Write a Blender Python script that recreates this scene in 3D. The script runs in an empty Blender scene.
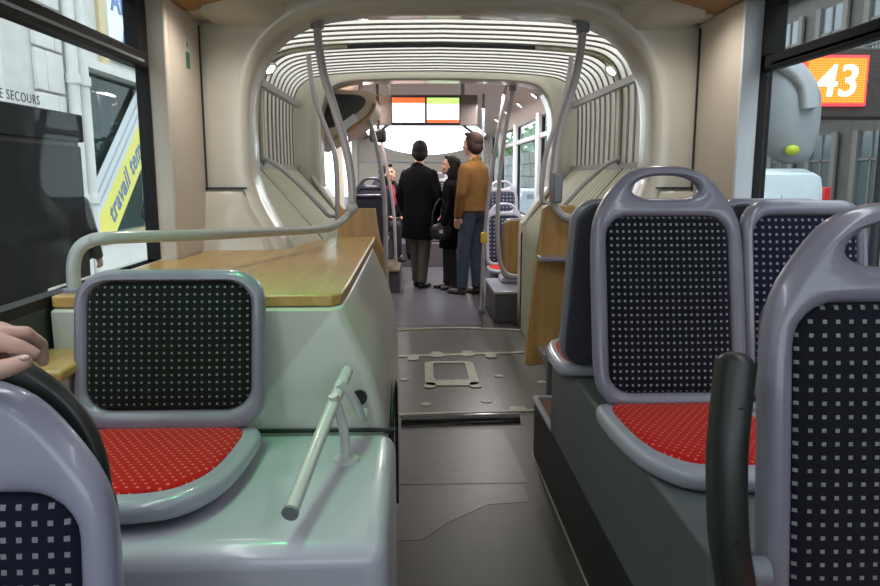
import bpy, bmesh, math, random
from mathutils import Vector, Matrix
R = math.radians
random.seed(7)
scene = bpy.context.scene
col = scene.collection

# ------------------------------------------------------------------ camera, world, exposure, large lights
cam_d = bpy.data.cameras.new('camera')
cam = bpy.data.objects.new('camera', cam_d); col.objects.link(cam)
cam_d.sensor_width = 36.0
cam_d.lens = 36.0 * 720.0 / 880.0
cam_d.clip_start = 0.02
cam.location = (0, 0, 1.37)
cam.rotation_euler = (R(90 - 9.307), 0, R(-1.962))
scene.camera = cam

vs = scene.view_settings
vs.view_transform = 'Standard'; vs.look = 'None'; vs.gamma = 1.0; vs.use_curve_mapping = False
vs.exposure = 0.0

world = bpy.data.worlds.new('world'); scene.world = world
world.use_nodes = True
wn = world.node_tree.nodes; wl = world.node_tree.links
wn['Background'].inputs[0].default_value = (0.86, 0.93, 1.0, 1)      # even overcast sky
wn['Background'].inputs[1].default_value = 3.6

def area_light(name, loc, size, size_y, power, color, rot=(0, 0, 0)):
    l = bpy.data.lights.new(name, 'AREA'); l.shape = 'RECTANGLE'; l.size = size; l.size_y = size_y
    l.energy = power; l.color = color
    o = bpy.data.objects.new(name, l); o.location = loc; o.rotation_euler = rot; col.objects.link(o)
    return o
# the light of the ceiling strip lamps (only the near pair has housings built with the ceiling)
area_light('strip_light', (-0.62, 0.55, 2.09), 0.10, 2.6, 13, (0.92, .96, 1.0))
area_light('strip_light', (0.90, 0.55, 2.09), 0.10, 2.6, 7, (0.88, 0.92, 1.0))
area_light('strip_light', (-0.50, 9.0, 2.13), 0.10, 4.0, 80, (1.0, 0.93, 0.92))  # rear pair: bare area lights without a housing
area_light('strip_light', (0.80, 9.0, 2.13), 0.10, 4.0, 80, (1.0, 0.93, 0.92))

# ------------------------------------------------------------------ mesh helpers
class MB:
    def __init__(s): s.v = []; s.f = []
    def add(s, v, f):
        n = len(s.v); s.v += [tuple(p) for p in v]; s.f += [tuple(i + n for i in q) for q in f]; return s
    def box(s, x0, x1, y0, y1, z0, z1):
        return s.add([(x0,y0,z0),(x1,y0,z0),(x1,y1,z0),(x0,y1,z0),(x0,y0,z1),(x1,y0,z1),(x1,y1,z1),(x0,y1,z1)],
                     [(3,2,1,0),(4,5,6,7),(0,1,5,4),(1,2,6,5),(2,3,7,6),(3,0,4,7)])
    def loft(s, rings, cap=True, closed=False):
        n = len(rings[0]); v = [p for r in rings for p in r]; f = []
        m = len(rings)
        for i in range(m if closed else m - 1):
            a = i * n; b = ((i + 1) % m) * n
            for j in range(n):
                k = (j + 1) % n
                f.append((a + j, a + k, b + k, b + j))
        if cap and not closed:
            f.append(tuple(reversed(range(n)))); f.append(tuple(range((m - 1) * n, m * n)))
        return s.add(v, f)
    def tube(s, pts, r, seg=12, closed=False, smooth=6):
        P = spline(pts, smooth, closed) if smooth > 1 else [Vector(p) for p in pts]
        m = len(P); rings = []
        rr = r if isinstance(r, (list, tuple)) else None
        up = None
        for i, p in enumerate(P):
            if closed: t = P[(i + 1) % m] - P[i - 1]
            else: t = P[min(i + 1, m - 1)] - P[max(i - 1, 0)]
            t.normalize()
            if up is None:
                up = Vector((0, 0, 1)) if abs(t.z) < .9 else Vector((1, 0, 0))
            up = (up - t * up.dot(t)).normalized(); si = t.cross(up)
            if rr:
                q = i / (m - 1) * (len(rr) - 1); a = int(min(q, len(rr) - 2)); ra = rr[a] + (rr[a + 1] - rr[a]) * (q - a)
            else: ra = r
            rings.append([p + (up * math.cos(2 * math.pi * j / seg) + si * math.sin(2 * math.pi * j / seg)) * ra for j in range(seg)])
        return s.loft(rings, not closed, closed)
    def bar(s, pts, w, h, smooth=6, rad=0.35, up=(0, 0, 1)):
        """a rounded-rectangle bar swept along pts; w across, h along 'up'"""
        P = spline(pts, smooth) if smooth > 1 else [Vector(p) for p in pts]
        sec = rrect(w, h, min(w, h) * rad, n=4); rings = []; m = len(P)
        for i, p in enumerate(P):
            t = (P[min(i + 1, m - 1)] - P[max(i - 1, 0)]).normalized()
            u = Vector(up); u = (u - t * u.dot(t)).normalized(); si = t.cross(u)
            rings.append([p + si * a + u * b for a, b in sec])
        return s.loft(rings)
    def cyl(s, p0, p1, r0, r1=None, seg=20):
        return s.tube([p0, p1], [r0, r0 if r1 is None else r1], seg, smooth=1)
    def ell(s, c, r, seg=16, rings=10, rot=None):
        v = []; f = []
        c = Vector(c)
        for i in range(1, rings):
            th = math.pi * i / rings
            for j in range(seg):
                ph = 2 * math.pi * j / seg
                q = Vector((r[0] * math.sin(th) * math.cos(ph), r[1] * math.sin(th) * math.sin(ph), r[2] * math.cos(th)))
                if rot: q = rot @ q
                v.append(c + q)
        q = Vector((0, 0, r[2])); w = Vector((0, 0, -r[2]))
        if rot: q = rot @ q; w = rot @ w
        v.append(c + q); v.append(c + w); t = len(v) - 2
        for j in range(seg):
            k = (j + 1) % seg
            f.append((t, j, k)); f.append((t + 1, (rings - 2) * seg + k, (rings - 2) * seg + j))
            for i in range(rings - 2): f.append((i * seg + j, (i + 1) * seg + j, (i + 1) * seg + k, i * seg + k))
        return s.add(v, f)
    def cap(s, p0, r0, p1, r1, seg=12):
        s.ell(p0, (r0,) * 3, seg, 8); s.ell(p1, (r1,) * 3, seg, 8)
        return s.cyl(p0, p1, r0, r1, seg)
    def chain(s, pts, rad, seg=12):
        for i in range(len(pts) - 1): s.cap(pts[i], rad[i], pts[i + 1], rad[i + 1], seg)
        return s
    def prism(s, poly, axis, a, b):
        """poly of 2-D points extruded along axis from a to b"""
        def mk(p, t):
            return {'x': (t, p[0], p[1]), 'y': (p[0], t, p[1]), 'z': (p[0], p[1], t)}[axis]
        n = len(poly)
        v = [mk(p, a) for p in poly] + [mk(p, b) for p in poly]
        f = [tuple(reversed(range(n))), tuple(range(n, 2 * n))] + [(i, (i + 1) % n, n + (i + 1) % n, n + i) for i in range(n)]
        return s.add(v, f)
    def mesh(s, name):
        me = bpy.data.meshes.new(name); me.from_pydata(s.v, [], s.f)
        bm = bmesh.new(); bm.from_mesh(me); bmesh.ops.recalc_face_normals(bm, faces=bm.faces); bm.to_mesh(me); bm.free()
        return me

def spline(pts, k=6, closed=False):
    P = [Vector(p) for p in pts]; n = len(P); out = []
    if n == 2: return P
    for i in range(n if closed else n - 1):
        p0 = P[i - 1] if closed or i > 0 else P[0] * 2 - P[1]
        p1 = P[i]; p2 = P[(i + 1) % n]
        p3 = P[(i + 2) % n] if closed or i + 2 < n else P[-1] * 2 - P[-2]
        for j in range(k):
            t = j / k
            out.append(0.5 * (2 * p1 + (p2 - p0) * t + (2 * p0 - 5 * p1 + 4 * p2 - p3) * t * t + (3 * p1 - p0 - 3 * p2 + p3) * t ** 3))
    if not closed: out.append(P[-1])
    return out
def spline2(pts, k=5, closed=True):
    return [(p.x, p.y) for p in spline([(a, b, 0) for a, b in pts], k, closed)]
def rrect(w, h, r, cx=0, cy=0, n=6):
    o = []
    for qx, qy, a0 in ((1, 1, 0), (-1, 1, 90), (-1, -1, 180), (1, -1, 270)):
        for i in range(n + 1):
            a = R(a0 + 90 * i / n)
            o.append((cx + qx * (w / 2 - r) + r * math.cos(a), cy + qy * (h / 2 - r) + r * math.sin(a)))
    return o
def mirror(half):
    """half outline (x>=0) running bottom to top -> closed outline"""
    return half + [(-x, y) for x, y in reversed(half) if x > 1e-6]

def obj(name, mb, mat, parent=None, bevel=0, smooth=None, seg=2):
    me = mb.mesh(name) if isinstance(mb, MB) else mb
    o = bpy.data.objects.new(name, me); col.objects.link(o)
    if mat: me.materials.clear(); me.materials.append(mat)
    if parent: o.parent = parent
    if bevel:
        m = o.modifiers.new('bevel', 'BEVEL'); m.width = bevel; m.segments = seg; m.limit_method = 'ANGLE'; m.angle_limit = R(40)
        if smooth is None: smooth = 35
    if smooth:
        bm = bmesh.new(); bm.from_mesh(me)
        for fc in bm.faces: fc.smooth = True
        for e in bm.edges:
            e.smooth = not (len(e.link_faces) == 2 and e.calc_face_angle(0) > R(smooth))
        bm.to_mesh(me); bm.free()
    return o
def empty(name, loc=(0, 0, 0), rz=0):
    o = bpy.data.objects.new(name, None); o.empty_display_size = .1; o.location = loc; o.rotation_euler = (0, 0, rz); col.objects.link(o); return o
def tag(o, label=None, cat=None, group=None, kind=None):
    if label: o['label'] = label
    if cat: o['category'] = cat
    if group: o['group'] = group
    if kind: o['kind'] = kind
    return o
def thing(name, label, cat, loc=(0, 0, 0), rz=0, group=None): return tag(empty(name, loc, rz), label, cat, group)
def struct(name, mb, mat, label=None, **k): return tag(obj(name, mb, mat, **k), label, kind='structure')

def plate(outlines, thick, bevel, fmap=None, res=3):
    """filled 2-D outlines (first outer, others holes) with rounded edges, mapped by fmap(x, y, z)"""
    cu = bpy.data.curves.new('tmp', 'CURVE'); cu.dimensions = '2D'; cu.fill_mode = 'BOTH'
    cu.extrude = max(thick / 2 - bevel, 1e-4); cu.bevel_depth = bevel; cu.bevel_resolution = res; cu.offset = -bevel
    for pts in outlines:
        sp = cu.splines.new('POLY'); sp.points.add(len(pts) - 1); sp.use_cyclic_u = True
        for p, q in zip(sp.points, pts): p.co = (q[0], q[1], 0, 1)
    o = bpy.data.objects.new('tmp', cu); col.objects.link(o)
    dg = bpy.context.evaluated_depsgraph_get()
    me = bpy.data.meshes.new_from_object(o.evaluated_get(dg))
    bpy.data.objects.remove(o); bpy.data.curves.remove(cu)
    if fmap:
        for v in me.vertices: v.co = Vector(fmap(*v.co))
    bm = bmesh.new(); bm.from_mesh(me); bmesh.ops.remove_doubles(bm, verts=bm.verts, dist=1e-5)
    bmesh.ops.recalc_face_normals(bm, faces=bm.faces); bm.to_mesh(me); bm.free()
    return me
def cushion(outline, thick, fmap, dome=.018):
    """a padded cushion over a closed outline"""
    n = len(outline); cx = sum(p[0] for p in outline) / n; cy = sum(p[1] for p in outline) / n
    mb = MB(); rings = []
    for s, h in ((.985, -thick), (1, 0), (.985, dome * .45), (.93, dome * .8), (.7, dome * .95), (.35, dome), (.02, dome)):
        rings.append([fmap(cx + (x - cx) * s, cy + (y - cy) * s, h) for x, y in outline])
    mb.loft(rings); return mb
def text_mesh(txt, size, extrude=.003, shear=0, bold=0, space=1.0):
    cu = bpy.data.curves.new('tmp', 'FONT'); cu.body = txt; cu.size = size; cu.extrude = extrude; cu.shear = shear; cu.offset = bold; cu.space_character = space
    cu.resolution_u = 4
    o = bpy.data.objects.new('tmp', cu); col.objects.link(o)
    dg = bpy.context.evaluated_depsgraph_get(); me = bpy.data.meshes.new_from_object(o.evaluated_get(dg))
    bpy.data.objects.remove(o); bpy.data.curves.remove(cu); return me
def blob(mb, voxel=.01, smooth=2):
    """melt overlapping closed shapes into one continuous skin"""
    me = mb.mesh('tmp'); o = bpy.data.objects.new('tmp', me); col.objects.link(o)
    m = o.modifiers.new('r', 'REMESH'); m.mode = 'VOXEL'; m.voxel_size = voxel; m.use_smooth_shade = True
    if smooth: s = o.modifiers.new('s', 'SMOOTH'); s.iterations = smooth; s.factor = .5
    dg = bpy.context.evaluated_depsgraph_get(); out = bpy.data.meshes.new_from_object(o.evaluated_get(dg))
    bpy.data.objects.remove(o)
    for p in out.polygons: p.use_smooth = True
    return out
def copy_tree(o, parent=None):
    c = o.copy(); col.objects.link(c); c.parent = parent
    for ch in o.children: copy_tree(ch, c)
    return c

# ------------------------------------------------------------------ materials
def M(name, c, rough=.5, metal=0, noise=0, nscale=8, bump=0, bscale=200, spec=.5, coat=0, emit=None, estr=1, stretch=(1, 1, 1), c2=None, sheen=0):
    m = bpy.data.materials.new(name); m.use_nodes = True
    nt = m.node_tree; b = nt.nodes['Principled BSDF']; L = nt.links
    b.inputs['Base Color'].default_value = (*c, 1); b.inputs['Roughness'].default_value = rough; b.inputs['Metallic'].default_value = metal
    b.inputs['Specular IOR Level'].default_value = spec; b.inputs['Coat Weight'].default_value = coat; b.inputs['Coat Roughness'].default_value = .08
    b.inputs['Sheen Weight'].default_value = sheen
    if emit: b.inputs['Emission Color'].default_value = (*emit, 1); b.inputs['Emission Strength'].default_value = estr
    if noise or c2 or bump:
        tc = nt.nodes.new('ShaderNodeTexCoord'); mp = nt.nodes.new('ShaderNodeMapping'); mp.inputs['Scale'].default_value = stretch
        L.new(tc.outputs['Object'], mp.inputs[0])
    if noise or c2:
        n = nt.nodes.new('ShaderNodeTexNoise'); n.inputs['Scale'].default_value = nscale; n.inputs['Detail'].default_value = 6
        L.new(mp.outputs[0], n.inputs['Vector'])
        r = nt.nodes.new('ShaderNodeValToRGB'); r.color_ramp.elements[0].position = .3; r.color_ramp.elements[1].position = .7
        d = c2 or tuple(x * (1 - noise) for x in c)
        r.color_ramp.elements[0].color = (*d, 1); r.color_ramp.elements[1].color = (*c, 1)
        L.new(n.outputs['Fac'], r.inputs[0]); L.new(r.outputs[0], b.inputs['Base Color'])
    if bump:
        n2 = nt.nodes.new('ShaderNodeTexNoise'); n2.inputs['Scale'].default_value = bscale; n2.inputs['Detail'].default_value = 3
        L.new(mp.outputs[0], n2.inputs['Vector'])
        bp = nt.nodes.new('ShaderNodeBump'); bp.inputs['Strength'].default_value = bump; bp.inputs['Distance'].default_value = .002
        L.new(n2.outputs['Fac'], bp.inputs['Height']); L.new(bp.outputs[0], b.inputs['Normal'])
    return m
def wood(name, axis, c1, c2, c3, rough=.35, sc=1.0):
    m = bpy.data.materials.new(name); m.use_nodes = True; nt = m.node_tree; L = nt.links; b = nt.nodes['Principled BSDF']
    b.inputs['Roughness'].default_value = rough; b.inputs['Coat Weight'].default_value = .25; b.inputs['Coat Roughness'].default_value = .15
    tc = nt.nodes.new('ShaderNodeTexCoord'); mp = nt.nodes.new('ShaderNodeMapping')
    s = [22 * sc, 22 * sc, 22 * sc]; s['xyz'.index(axis)] = 1.6 * sc; mp.inputs['Scale'].default_value = s
    n = nt.nodes.new('ShaderNodeTexNoise'); n.inputs['Scale'].default_value = 1; n.inputs['Detail'].default_value = 8; n.inputs['Distortion'].default_value = .6
    n2 = nt.nodes.new('ShaderNodeTexNoise'); n2.inputs['Scale'].default_value = 7; n2.inputs['Detail'].default_value = 4
    mx = nt.nodes.new('ShaderNodeMix'); mx.inputs[0].default_value = .35
    r = nt.nodes.new('ShaderNodeValToRGB'); e = r.color_ramp.elements
    e[0].position = .3; e[0].color = (*c1, 1); e[1].position = .72; e[1].color = (*c3, 1); k = e.new(.5); k.color = (*c2, 1)
    L.new(tc.outputs['Object'], mp.inputs[0]); L.new(mp.outputs[0], n.inputs['Vector']); L.new(mp.outputs[0], n2.inputs['Vector'])
    L.new(n.outputs['Fac'], mx.inputs[2]); L.new(n2.outputs['Fac'], mx.inputs[3]); L.new(mx.outputs[0], r.inputs[0]); L.new(r.outputs[0], b.inputs['Base Color'])
    return m
def dots(name, base, dot, ax, sp, size, stagger=False, rough=.95):
    """woven fabric with a printed grid of small dots"""
    m = bpy.data.materials.new(name); m.use_nodes = True; nt = m.node_tree; L = nt.links; b = nt.nodes['Principled BSDF']
    b.inputs['Roughness'].default_value = rough; b.inputs['Specular IOR Level'].default_value = .12; b.inputs['Sheen Weight'].default_value = .08
    tc = nt.nodes.new('ShaderNodeTexCoord'); se = nt.nodes.new('ShaderNodeSeparateXYZ'); L.new(tc.outputs['Object'], se.inputs[0])
    def math_(op, a, bb=None, c=None):
        n = nt.nodes.new('ShaderNodeMath'); n.operation = op
        for i, q in enumerate((a, bb, c)):
            if q is None: continue
            if isinstance(q, (int, float)): n.inputs[i].default_value = q
            else: L.new(q, n.inputs[i])
        return n.outputs[0]
    u = math_('DIVIDE', se.outputs[ax[0].upper()], sp[0]); v = math_('DIVIDE', se.outputs[ax[1].upper()], sp[1])
    if stagger:
        row = math_('FLOOR', v); par = math_('FRACT', math_('MULTIPLY', row, .5)); u = math_('ADD', u, par)
    fu = math_('ABSOLUTE', math_('SUBTRACT', math_('FRACT', u), .5)); fv = math_('ABSOLUTE', math_('SUBTRACT', math_('FRACT', v), .5))
    msk = math_('MULTIPLY', math_('LESS_THAN', fu, size[0]), math_('LESS_THAN', fv, size[1]))
    nz = nt.nodes.new('ShaderNodeTexNoise'); nz.inputs['Scale'].default_value = 900; L.new(tc.outputs['Object'], nz.inputs['Vector'])
    mx0 = nt.nodes.new('ShaderNodeMix'); mx0.data_type = 'RGBA'; mx0.inputs[6].default_value = (*[q * .6 for q in base], 1); mx0.inputs[7].default_value = (*[q * 1.4 for q in base], 1)
    L.new(nz.outputs['Fac'], mx0.inputs[0])
    mx = nt.nodes.new('ShaderNodeMix'); mx.data_type = 'RGBA'; mx.inputs[7].default_value = (*dot, 1)
    L.new(msk, mx.inputs[0]); L.new(mx0.outputs[2], mx.inputs[6]); L.new(mx.outputs[2], b.inputs['Base Color'])
    bp = nt.nodes.new('ShaderNodeBump'); bp.inputs['Strength'].default_value = .4; bp.inputs['Distance'].default_value = .001
    L.new(nz.outputs['Fac'], bp.inputs['Height']); L.new(bp.outputs[0], b.inputs['Normal'])
    return m
def glass(name, tint=(.93, .97, .97), refl=1.0):
    m = bpy.data.materials.new(name); m.use_nodes = True; nt = m.node_tree; L = nt.links
    nt.nodes.remove(nt.nodes['Principled BSDF'])
    t = nt.nodes.new('ShaderNodeBsdfTransparent'); t.inputs[0].default_value = (*tint, 1)
    g = nt.nodes.new('ShaderNodeBsdfGlossy'); g.inputs['Roughness'].default_value = .02
    lw = nt.nodes.new('ShaderNodeLayerWeight'); lw.inputs[0].default_value = .5
    pw = nt.nodes.new('ShaderNodeMath'); pw.operation = 'POWER'; pw.inputs[1].default_value = 5; L.new(lw.outputs['Facing'], pw.inputs[0])
    fr = nt.nodes.new('ShaderNodeMath'); fr.operation = 'MULTIPLY_ADD'; fr.inputs[1].default_value = .12 * refl; fr.inputs[2].default_value = .010 * refl; L.new(pw.outputs[0], fr.inputs[0])
    mx = nt.nodes.new('ShaderNodeMixShader'); L.new(fr.outputs[0], mx.inputs[0]); L.new(t.outputs[0], mx.inputs[1]); L.new(g.outputs[0], mx.inputs[2])
    L.new(mx.outputs[0], nt.nodes['Material Output'].inputs[0]); return m
def translucent(name, c, f):
    m = bpy.data.materials.new(name); m.use_nodes = True; nt = m.node_tree; L = nt.links
    nt.nodes.remove(nt.nodes['Principled BSDF'])
    d = nt.nodes.new('ShaderNodeBsdfDiffuse'); d.inputs[0].default_value = (*c, 1)
    t = nt.nodes.new('ShaderNodeBsdfTranslucent'); t.inputs[0].default_value = (*c, 1)
    mx = nt.nodes.new('ShaderNodeMixShader'); mx.inputs[0].default_value = f
    L.new(d.outputs[0], mx.inputs[1]); L.new(t.outputs[0], mx.inputs[2]); L.new(mx.outputs[0], nt.nodes['Material Output'].inputs[0]); return m
def emis(name, c, s):
    m = bpy.data.materials.new(name); m.use_nodes = True; nt = m.node_tree
    b = nt.nodes['Principled BSDF']; b.inputs['Base Color'].default_value = (*[q * .3 for q in c], 1)
    b.inputs['Emission Color'].default_value = (*c, 1); b.inputs['Emission Strength'].default_value = s; return m

m_cream = M('cream_moulded_plastic', (.62, .585, .50), .28, noise=.06, nscale=3, coat=.35)
m_creamd = M('cream_wall_panel', (.60, .53, .44), .42, noise=.07, nscale=4)
m_base = M('pale_moulded_base', (.56, .56, .50), .3, noise=.05, nscale=3, coat=.3)
m_pale = M('pale_grey_plinth', (.50, .50, .56), .3, noise=.06, nscale=5, coat=.3)
m_frame = M('lavender_grey_plastic', (.225, .215, .265), .3, noise=.08, nscale=14, coat=.35)
m_pan = M('pale_lavender_seat_pan', (.36, .375, .43), .28, noise=.06, nscale=12, coat=.4)
m_shell = M('dark_grey_seat_shell', (.06, .06, .075), .4, noise=.1)
m_pole = M('painted_grey_tube', (.43, .39, .41), .28, noise=.05, coat=.3)
m_rail = M('painted_grey_green_tube', (.42, .43, .41), .28, noise=.05, coat=.3)
m_polew = M('painted_pale_tube', (.60, .60, .57), .28, noise=.04, coat=.3)
m_collar = M('grey_cast_collar', (.22, .23, .26), .4, noise=.1)
m_black = M('black_rubber', (.012, .012, .013), .5)
m_blackp = M('black_plastic', (.022, .024, .022), .38, noise=.2, nscale=30)
m_frameblk = M('black_window_frame', (.009, .008, .008), .5, noise=.2, spec=.25)
m_gbox = M('grey_green_side_panel', (.10, .115, .115), .5, noise=.1, nscale=6, bump=.1)
m_kick = M('black_kick_panel', (.018, .018, .017), .5, noise=.2)
m_floor = M('dark_speckled_floor', (.055, .047, .047), .42, c2=(.034, .030, .031), nscale=160, bump=.15, bscale=300)
m_floor2 = M('worn_floor_vinyl', (.078, .071, .074), .38, c2=(.055, .049, .052), nscale=14, bump=.12, bscale=260)
m_gang = M('green_grey_gangway_plate', (.085, .083, .068), .36, c2=(.06, .058, .048), nscale=40, bump=.1)
m_strip = M('worn_pale_metal_strip', (.36, .34, .26), .42, noise=.3, nscale=30)
m_wood = wood('oak_tabletop', 'y', (.40, .23, .06), (.50, .31, .095), (.58, .385, .14))
m_woodv = wood('oak_board', 'z', (.33, .17, .045), (.44, .25, .08), (.52, .32, .12))
m_tan = M('tan_ceiling_laminate', (.42, .235, .09), .45, noise=.12, nscale=6)
m_ceil = M('off_white_ceiling', (.58, .54, .48), .4, noise=.05)
m_ceil2 = M('pinkish_ceiling', (.72, .62, .56), .45, noise=.05)
m_white = M('white_pillar_paint', (.66, .68, .70), .35, noise=.04)
m_rib = M('greige_bellows_rib', (.17, .145, .12), .55, noise=.12, nscale=20)
m_memb = translucent('white_bellows_fabric', (.88, .84, .76), .55)
m_pleat = M('cream_lower_pleat', (.52, .50, .38), .5, noise=.08, nscale=20)
m_band = M('grey_bellows_band', (.36, .35, .34), .5)
m_glass = glass('clear_glass')
m_dotb = dots('black_fabric_pale_dots', (.010, .010, .016), (.30, .32, .32), 'xz', (.0180, .0203), (.18, .16))
m_dotbl = dots('black_fabric_dots_green_lit', (.009, .012, .010), (.22, .26, .21), 'xz', (.0197, .0190), (.15, .14))  # green of the lamp light mixed into black fabric and pale dots
m_dotn = dots('navy_fabric_pale_dots', (.012, .012, .028), (.26, .27, .29), 'xz', (.0205, .0215), (.18, .17))
m_dotr = dots('red_fabric_orange_dots', (.48, .012, .010), (.68, .20, .09), 'xy', (.0235, .0165), (.13, .17), True)
m_dotg = dots('far_navy_fabric', (.03, .035, .06), (.25, .27, .32), 'xz', (.045, .045), (.22, .22))
m_lamp = emis('white_lamp_lens', (1, .95, .86), 12)
m_lampg = emis('pale_green_lamp_lens', (.75, 1, .85), 9)
m_screenw = emis('screen_white', (.95, 1, .98), 1.9)
m_screenr = emis('screen_red', (1, .12, .03), 1.5)
m_screeng = emis('screen_green', (.55, .95, .2), 1.3)
m_skin = M('skin', (.55, .30, .21), .5, noise=.15, nscale=30)
m_skinh = M('pale_hand_skin', (.60, .37, .30), .45, noise=.18, nscale=45, bump=.35, bscale=160)
m_hair = M('dark_hair', (.012, .009, .008), .8, spec=.2, noise=.3, nscale=60)
m_hairb = M('dark_brown_hair', (.03, .017, .011), .8, spec=.2, noise=.3, nscale=60)
m_coat = M('black_wool_coat', (.006, .0055, .006), .95, noise=.3, nscale=20, spec=.08)
m_tanj = M('tan_suede_jacket', (.17, .088, .026), .9, spec=.15, noise=.22, nscale=12)
m_jeans = M('blue_jeans', (.045, .062, .095), .85, noise=.35, nscale=10)
m_trous = M('taupe_trousers', (.115, .095, .08), .85, noise=.15, nscale=10)
m_leath = M('black_leather', (.012, .011, .012), .4)
m_shoe = M('brown_leather_shoe', (.05, .036, .027), .5)
m_red = M('red_scarf_wool', (.30, .03, .05), .9)
m_dark = M('dark_cloth', (.011, .011, .017), .95, spec=.1)
m_yellow = M('yellow_plastic', (.80, .52, .02), .4)
m_eye = M('dark_eye', (.01, .008, .007), .2)
m_lip = M('lip', (.35, .12, .10), .5)
m_redp = M('red_button', (.6, .02, .02), .3)

# ------------------------------------------------------------------ the setting: near section
CX = 0.18
floor = struct('floor', MB().box(-1.12, 1.46, -2.6, 13.1, -.06, 0), m_floor, 'dark speckled bus floor running down the aisle')
def fpart(name, mb, mat, **k): return obj(name, mb, mat, floor, **k)
def flat(poly, z0, z1): return MB().prism(poly, 'z', z0, z1)
fpart('floor_panel', flat([(-.085, 3.05), (.50, 3.05), (.47, 3.74), (-.085, 3.74)], 0, .0015), m_floor2)
fpart('floor_panel', flat([(-.085, 2.55), (.02, 2.55), (.12, 2.68), (.30, 2.84), (.48, 2.86), (.47, 3.04), (-.085, 3.04)], 0, .0012), m_floor2)
fpart('floor_seam', MB().box(.572, .580, -2.4, 3.4, 0, .003), m_strip)
fpart('gangway_plate', MB().box(-.6, .96, 3.98, 6.28, 0, .002), m_gang)
fpart('centre_plate', flat([(-.05, 4.0), (.52, 4.0), (.44, 6.2), (-.05, 6.2)], .002, .004), M('grey_gangway_plate', (.10, .098, .088), .32, c2=(.075, .072, .064), nscale=30))
fpart('rear_floor_panel', flat([(-.3, 6.5), (.62, 6.5), (.62, 12.8), (-.3, 12.8)], 0, .002), M('scuffed_blue_grey_vinyl', (.135, .13, .15), .3, c2=(.09, .085, .10), nscale=9, stretch=(1, 3, 1)))
# cover strips, hatch ring, screws
fpart('cover_strip', flat([(-.3, 3.965), (.80, 4.03), (.80, 4.06), (-.3, 4.0)], .002, .010), m_strip, bevel=.002)
def tab(x, y, w=.09, l=.10): return flat(rrect(w, l, .03, x, y, 4), .004, .011)
fpart('cover_strip', flat([(-.4, 5.285), (.95, 5.42), (.95, 5.475), (-.4, 5.34)], .004, .010), m_strip, bevel=.002)
for x in (-.02, .16, .40, .57): fpart('strip_tab', tab(x, 5.33 + x * .1 + (.04 if x in (.16, .40) else -.03), .085, .17), m_strip)
fpart('strip_tab', tab(.60, 4.06, .10, .09), m_strip)
fpart('hatch_frame', plate([rrect(.36, .62, .06, .24, 4.86), rrect(.235, .44, .035, .24, 4.90)], .008, .002, lambda x, y, z: (x, y, z + .008)), m_strip)
for (x, y) in ((.09, 4.56), (.39, 4.56)): fpart('hatch_frame_foot', flat(rrect(.075, .12, .03, x, y, 4), .004, .012), m_strip)
for (x, y) in ((-.08, 4.72), (.57, 4.78), (.06, 4.18), (.43, 4.22), (.84, 4.62)):
    fpart('floor_screw', MB().cyl((x, y, .004), (x, y, .009), .034, .030, 20), m_strip, smooth=40)
rp = [(-.33, 6.22)] + [(-.33 + 1.28 * t, 6.22 + .12 * math.sin(math.pi * t)) for t in [i / 10 for i in range(11)]] + [(.95, 6.22)]
fpart('curved_joint_strip', MB().tube([(x, y, .006) for x, y in rp[1:-1]], .012, 6, smooth=2), m_strip)
fpart('roller_bar', MB().tube([(-.085, 3.87, -.02), (.58, 3.90, -.02)], .062, 20, smooth=1), M('glossy_black_roller', (.012, .012, .012), .18, noise=.3, nscale=50), smooth=40)

# side walls below and around the windows
wall_left = struct('wall_left', MB().box(-1.12, -1.04, -2.6, 3.45, 0, 1.0), m_blackp, 'dark panel below the left windows')
obj('pillar_panel', MB().box(-1.088, -.965, 2.965, 3.43, 1.0, 2.06), m_creamd, wall_left, bevel=.012)
obj('window_ledge', MB().box(-1.12, -1.0, 2.2, 3.43, .985, 1.03), m_cream, wall_left, bevel=.006)
obj('top_rail', MB().box(-1.12, -1.02, -2.6, 3.43, 2.06, 2.30), m_cream, wall_left)
obj('seam', MB().box(-.966, -.958, 3.395, 3.403, 1.3, 2.03), m_black, wall_left)
wall_right = struct('wall_right', MB().box(1.38, 1.46, -2.6, 3.42, 0, 1.0), m_blackp, 'dark panel below the right windows')
obj('pillar_panel', MB().box(1.31, 1.428, 2.95, 3.43, 1.0, 2.06), m_creamd, wall_right, bevel=.012)
obj('pillar_edge_strip', MB().box(1.305, 1.395, 2.936, 2.955, 1.0, 2.05), m_white, wall_right, bevel=.004)
obj('top_rail', MB().box(1.36, 1.46, -2.6, 3.43, 2.06, 2.30), m_cream, wall_right)
obj('seam', MB().box(1.303, 1.312, 3.392, 3.402, 1.3, 2.03), m_black, wall_right)
# small green and white notice on the left pillar
notice = tag(obj('notice_sticker', MB().box(-.9645, -.963, 3.19, 3.245, 1.815, 1.945), M('white_paper', (.62, .64, .60), .5)), 'small green and white notice sticker on the left pillar', 'sticker')
obj('green_field', MB().box(-.963, -.9625, 3.192, 3.243, 1.817, 1.885), M('green_print', (.03, .17, .08), .5), notice)
obj('pictogram', MB().add([(-.9625, 3.20, 1.905), (-.9625, 3.235, 1.905), (-.9625, 3.218, 1.938)], [(0, 1, 2)]), M('grey_print', (.2, .22, .2), .5), notice)

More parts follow.
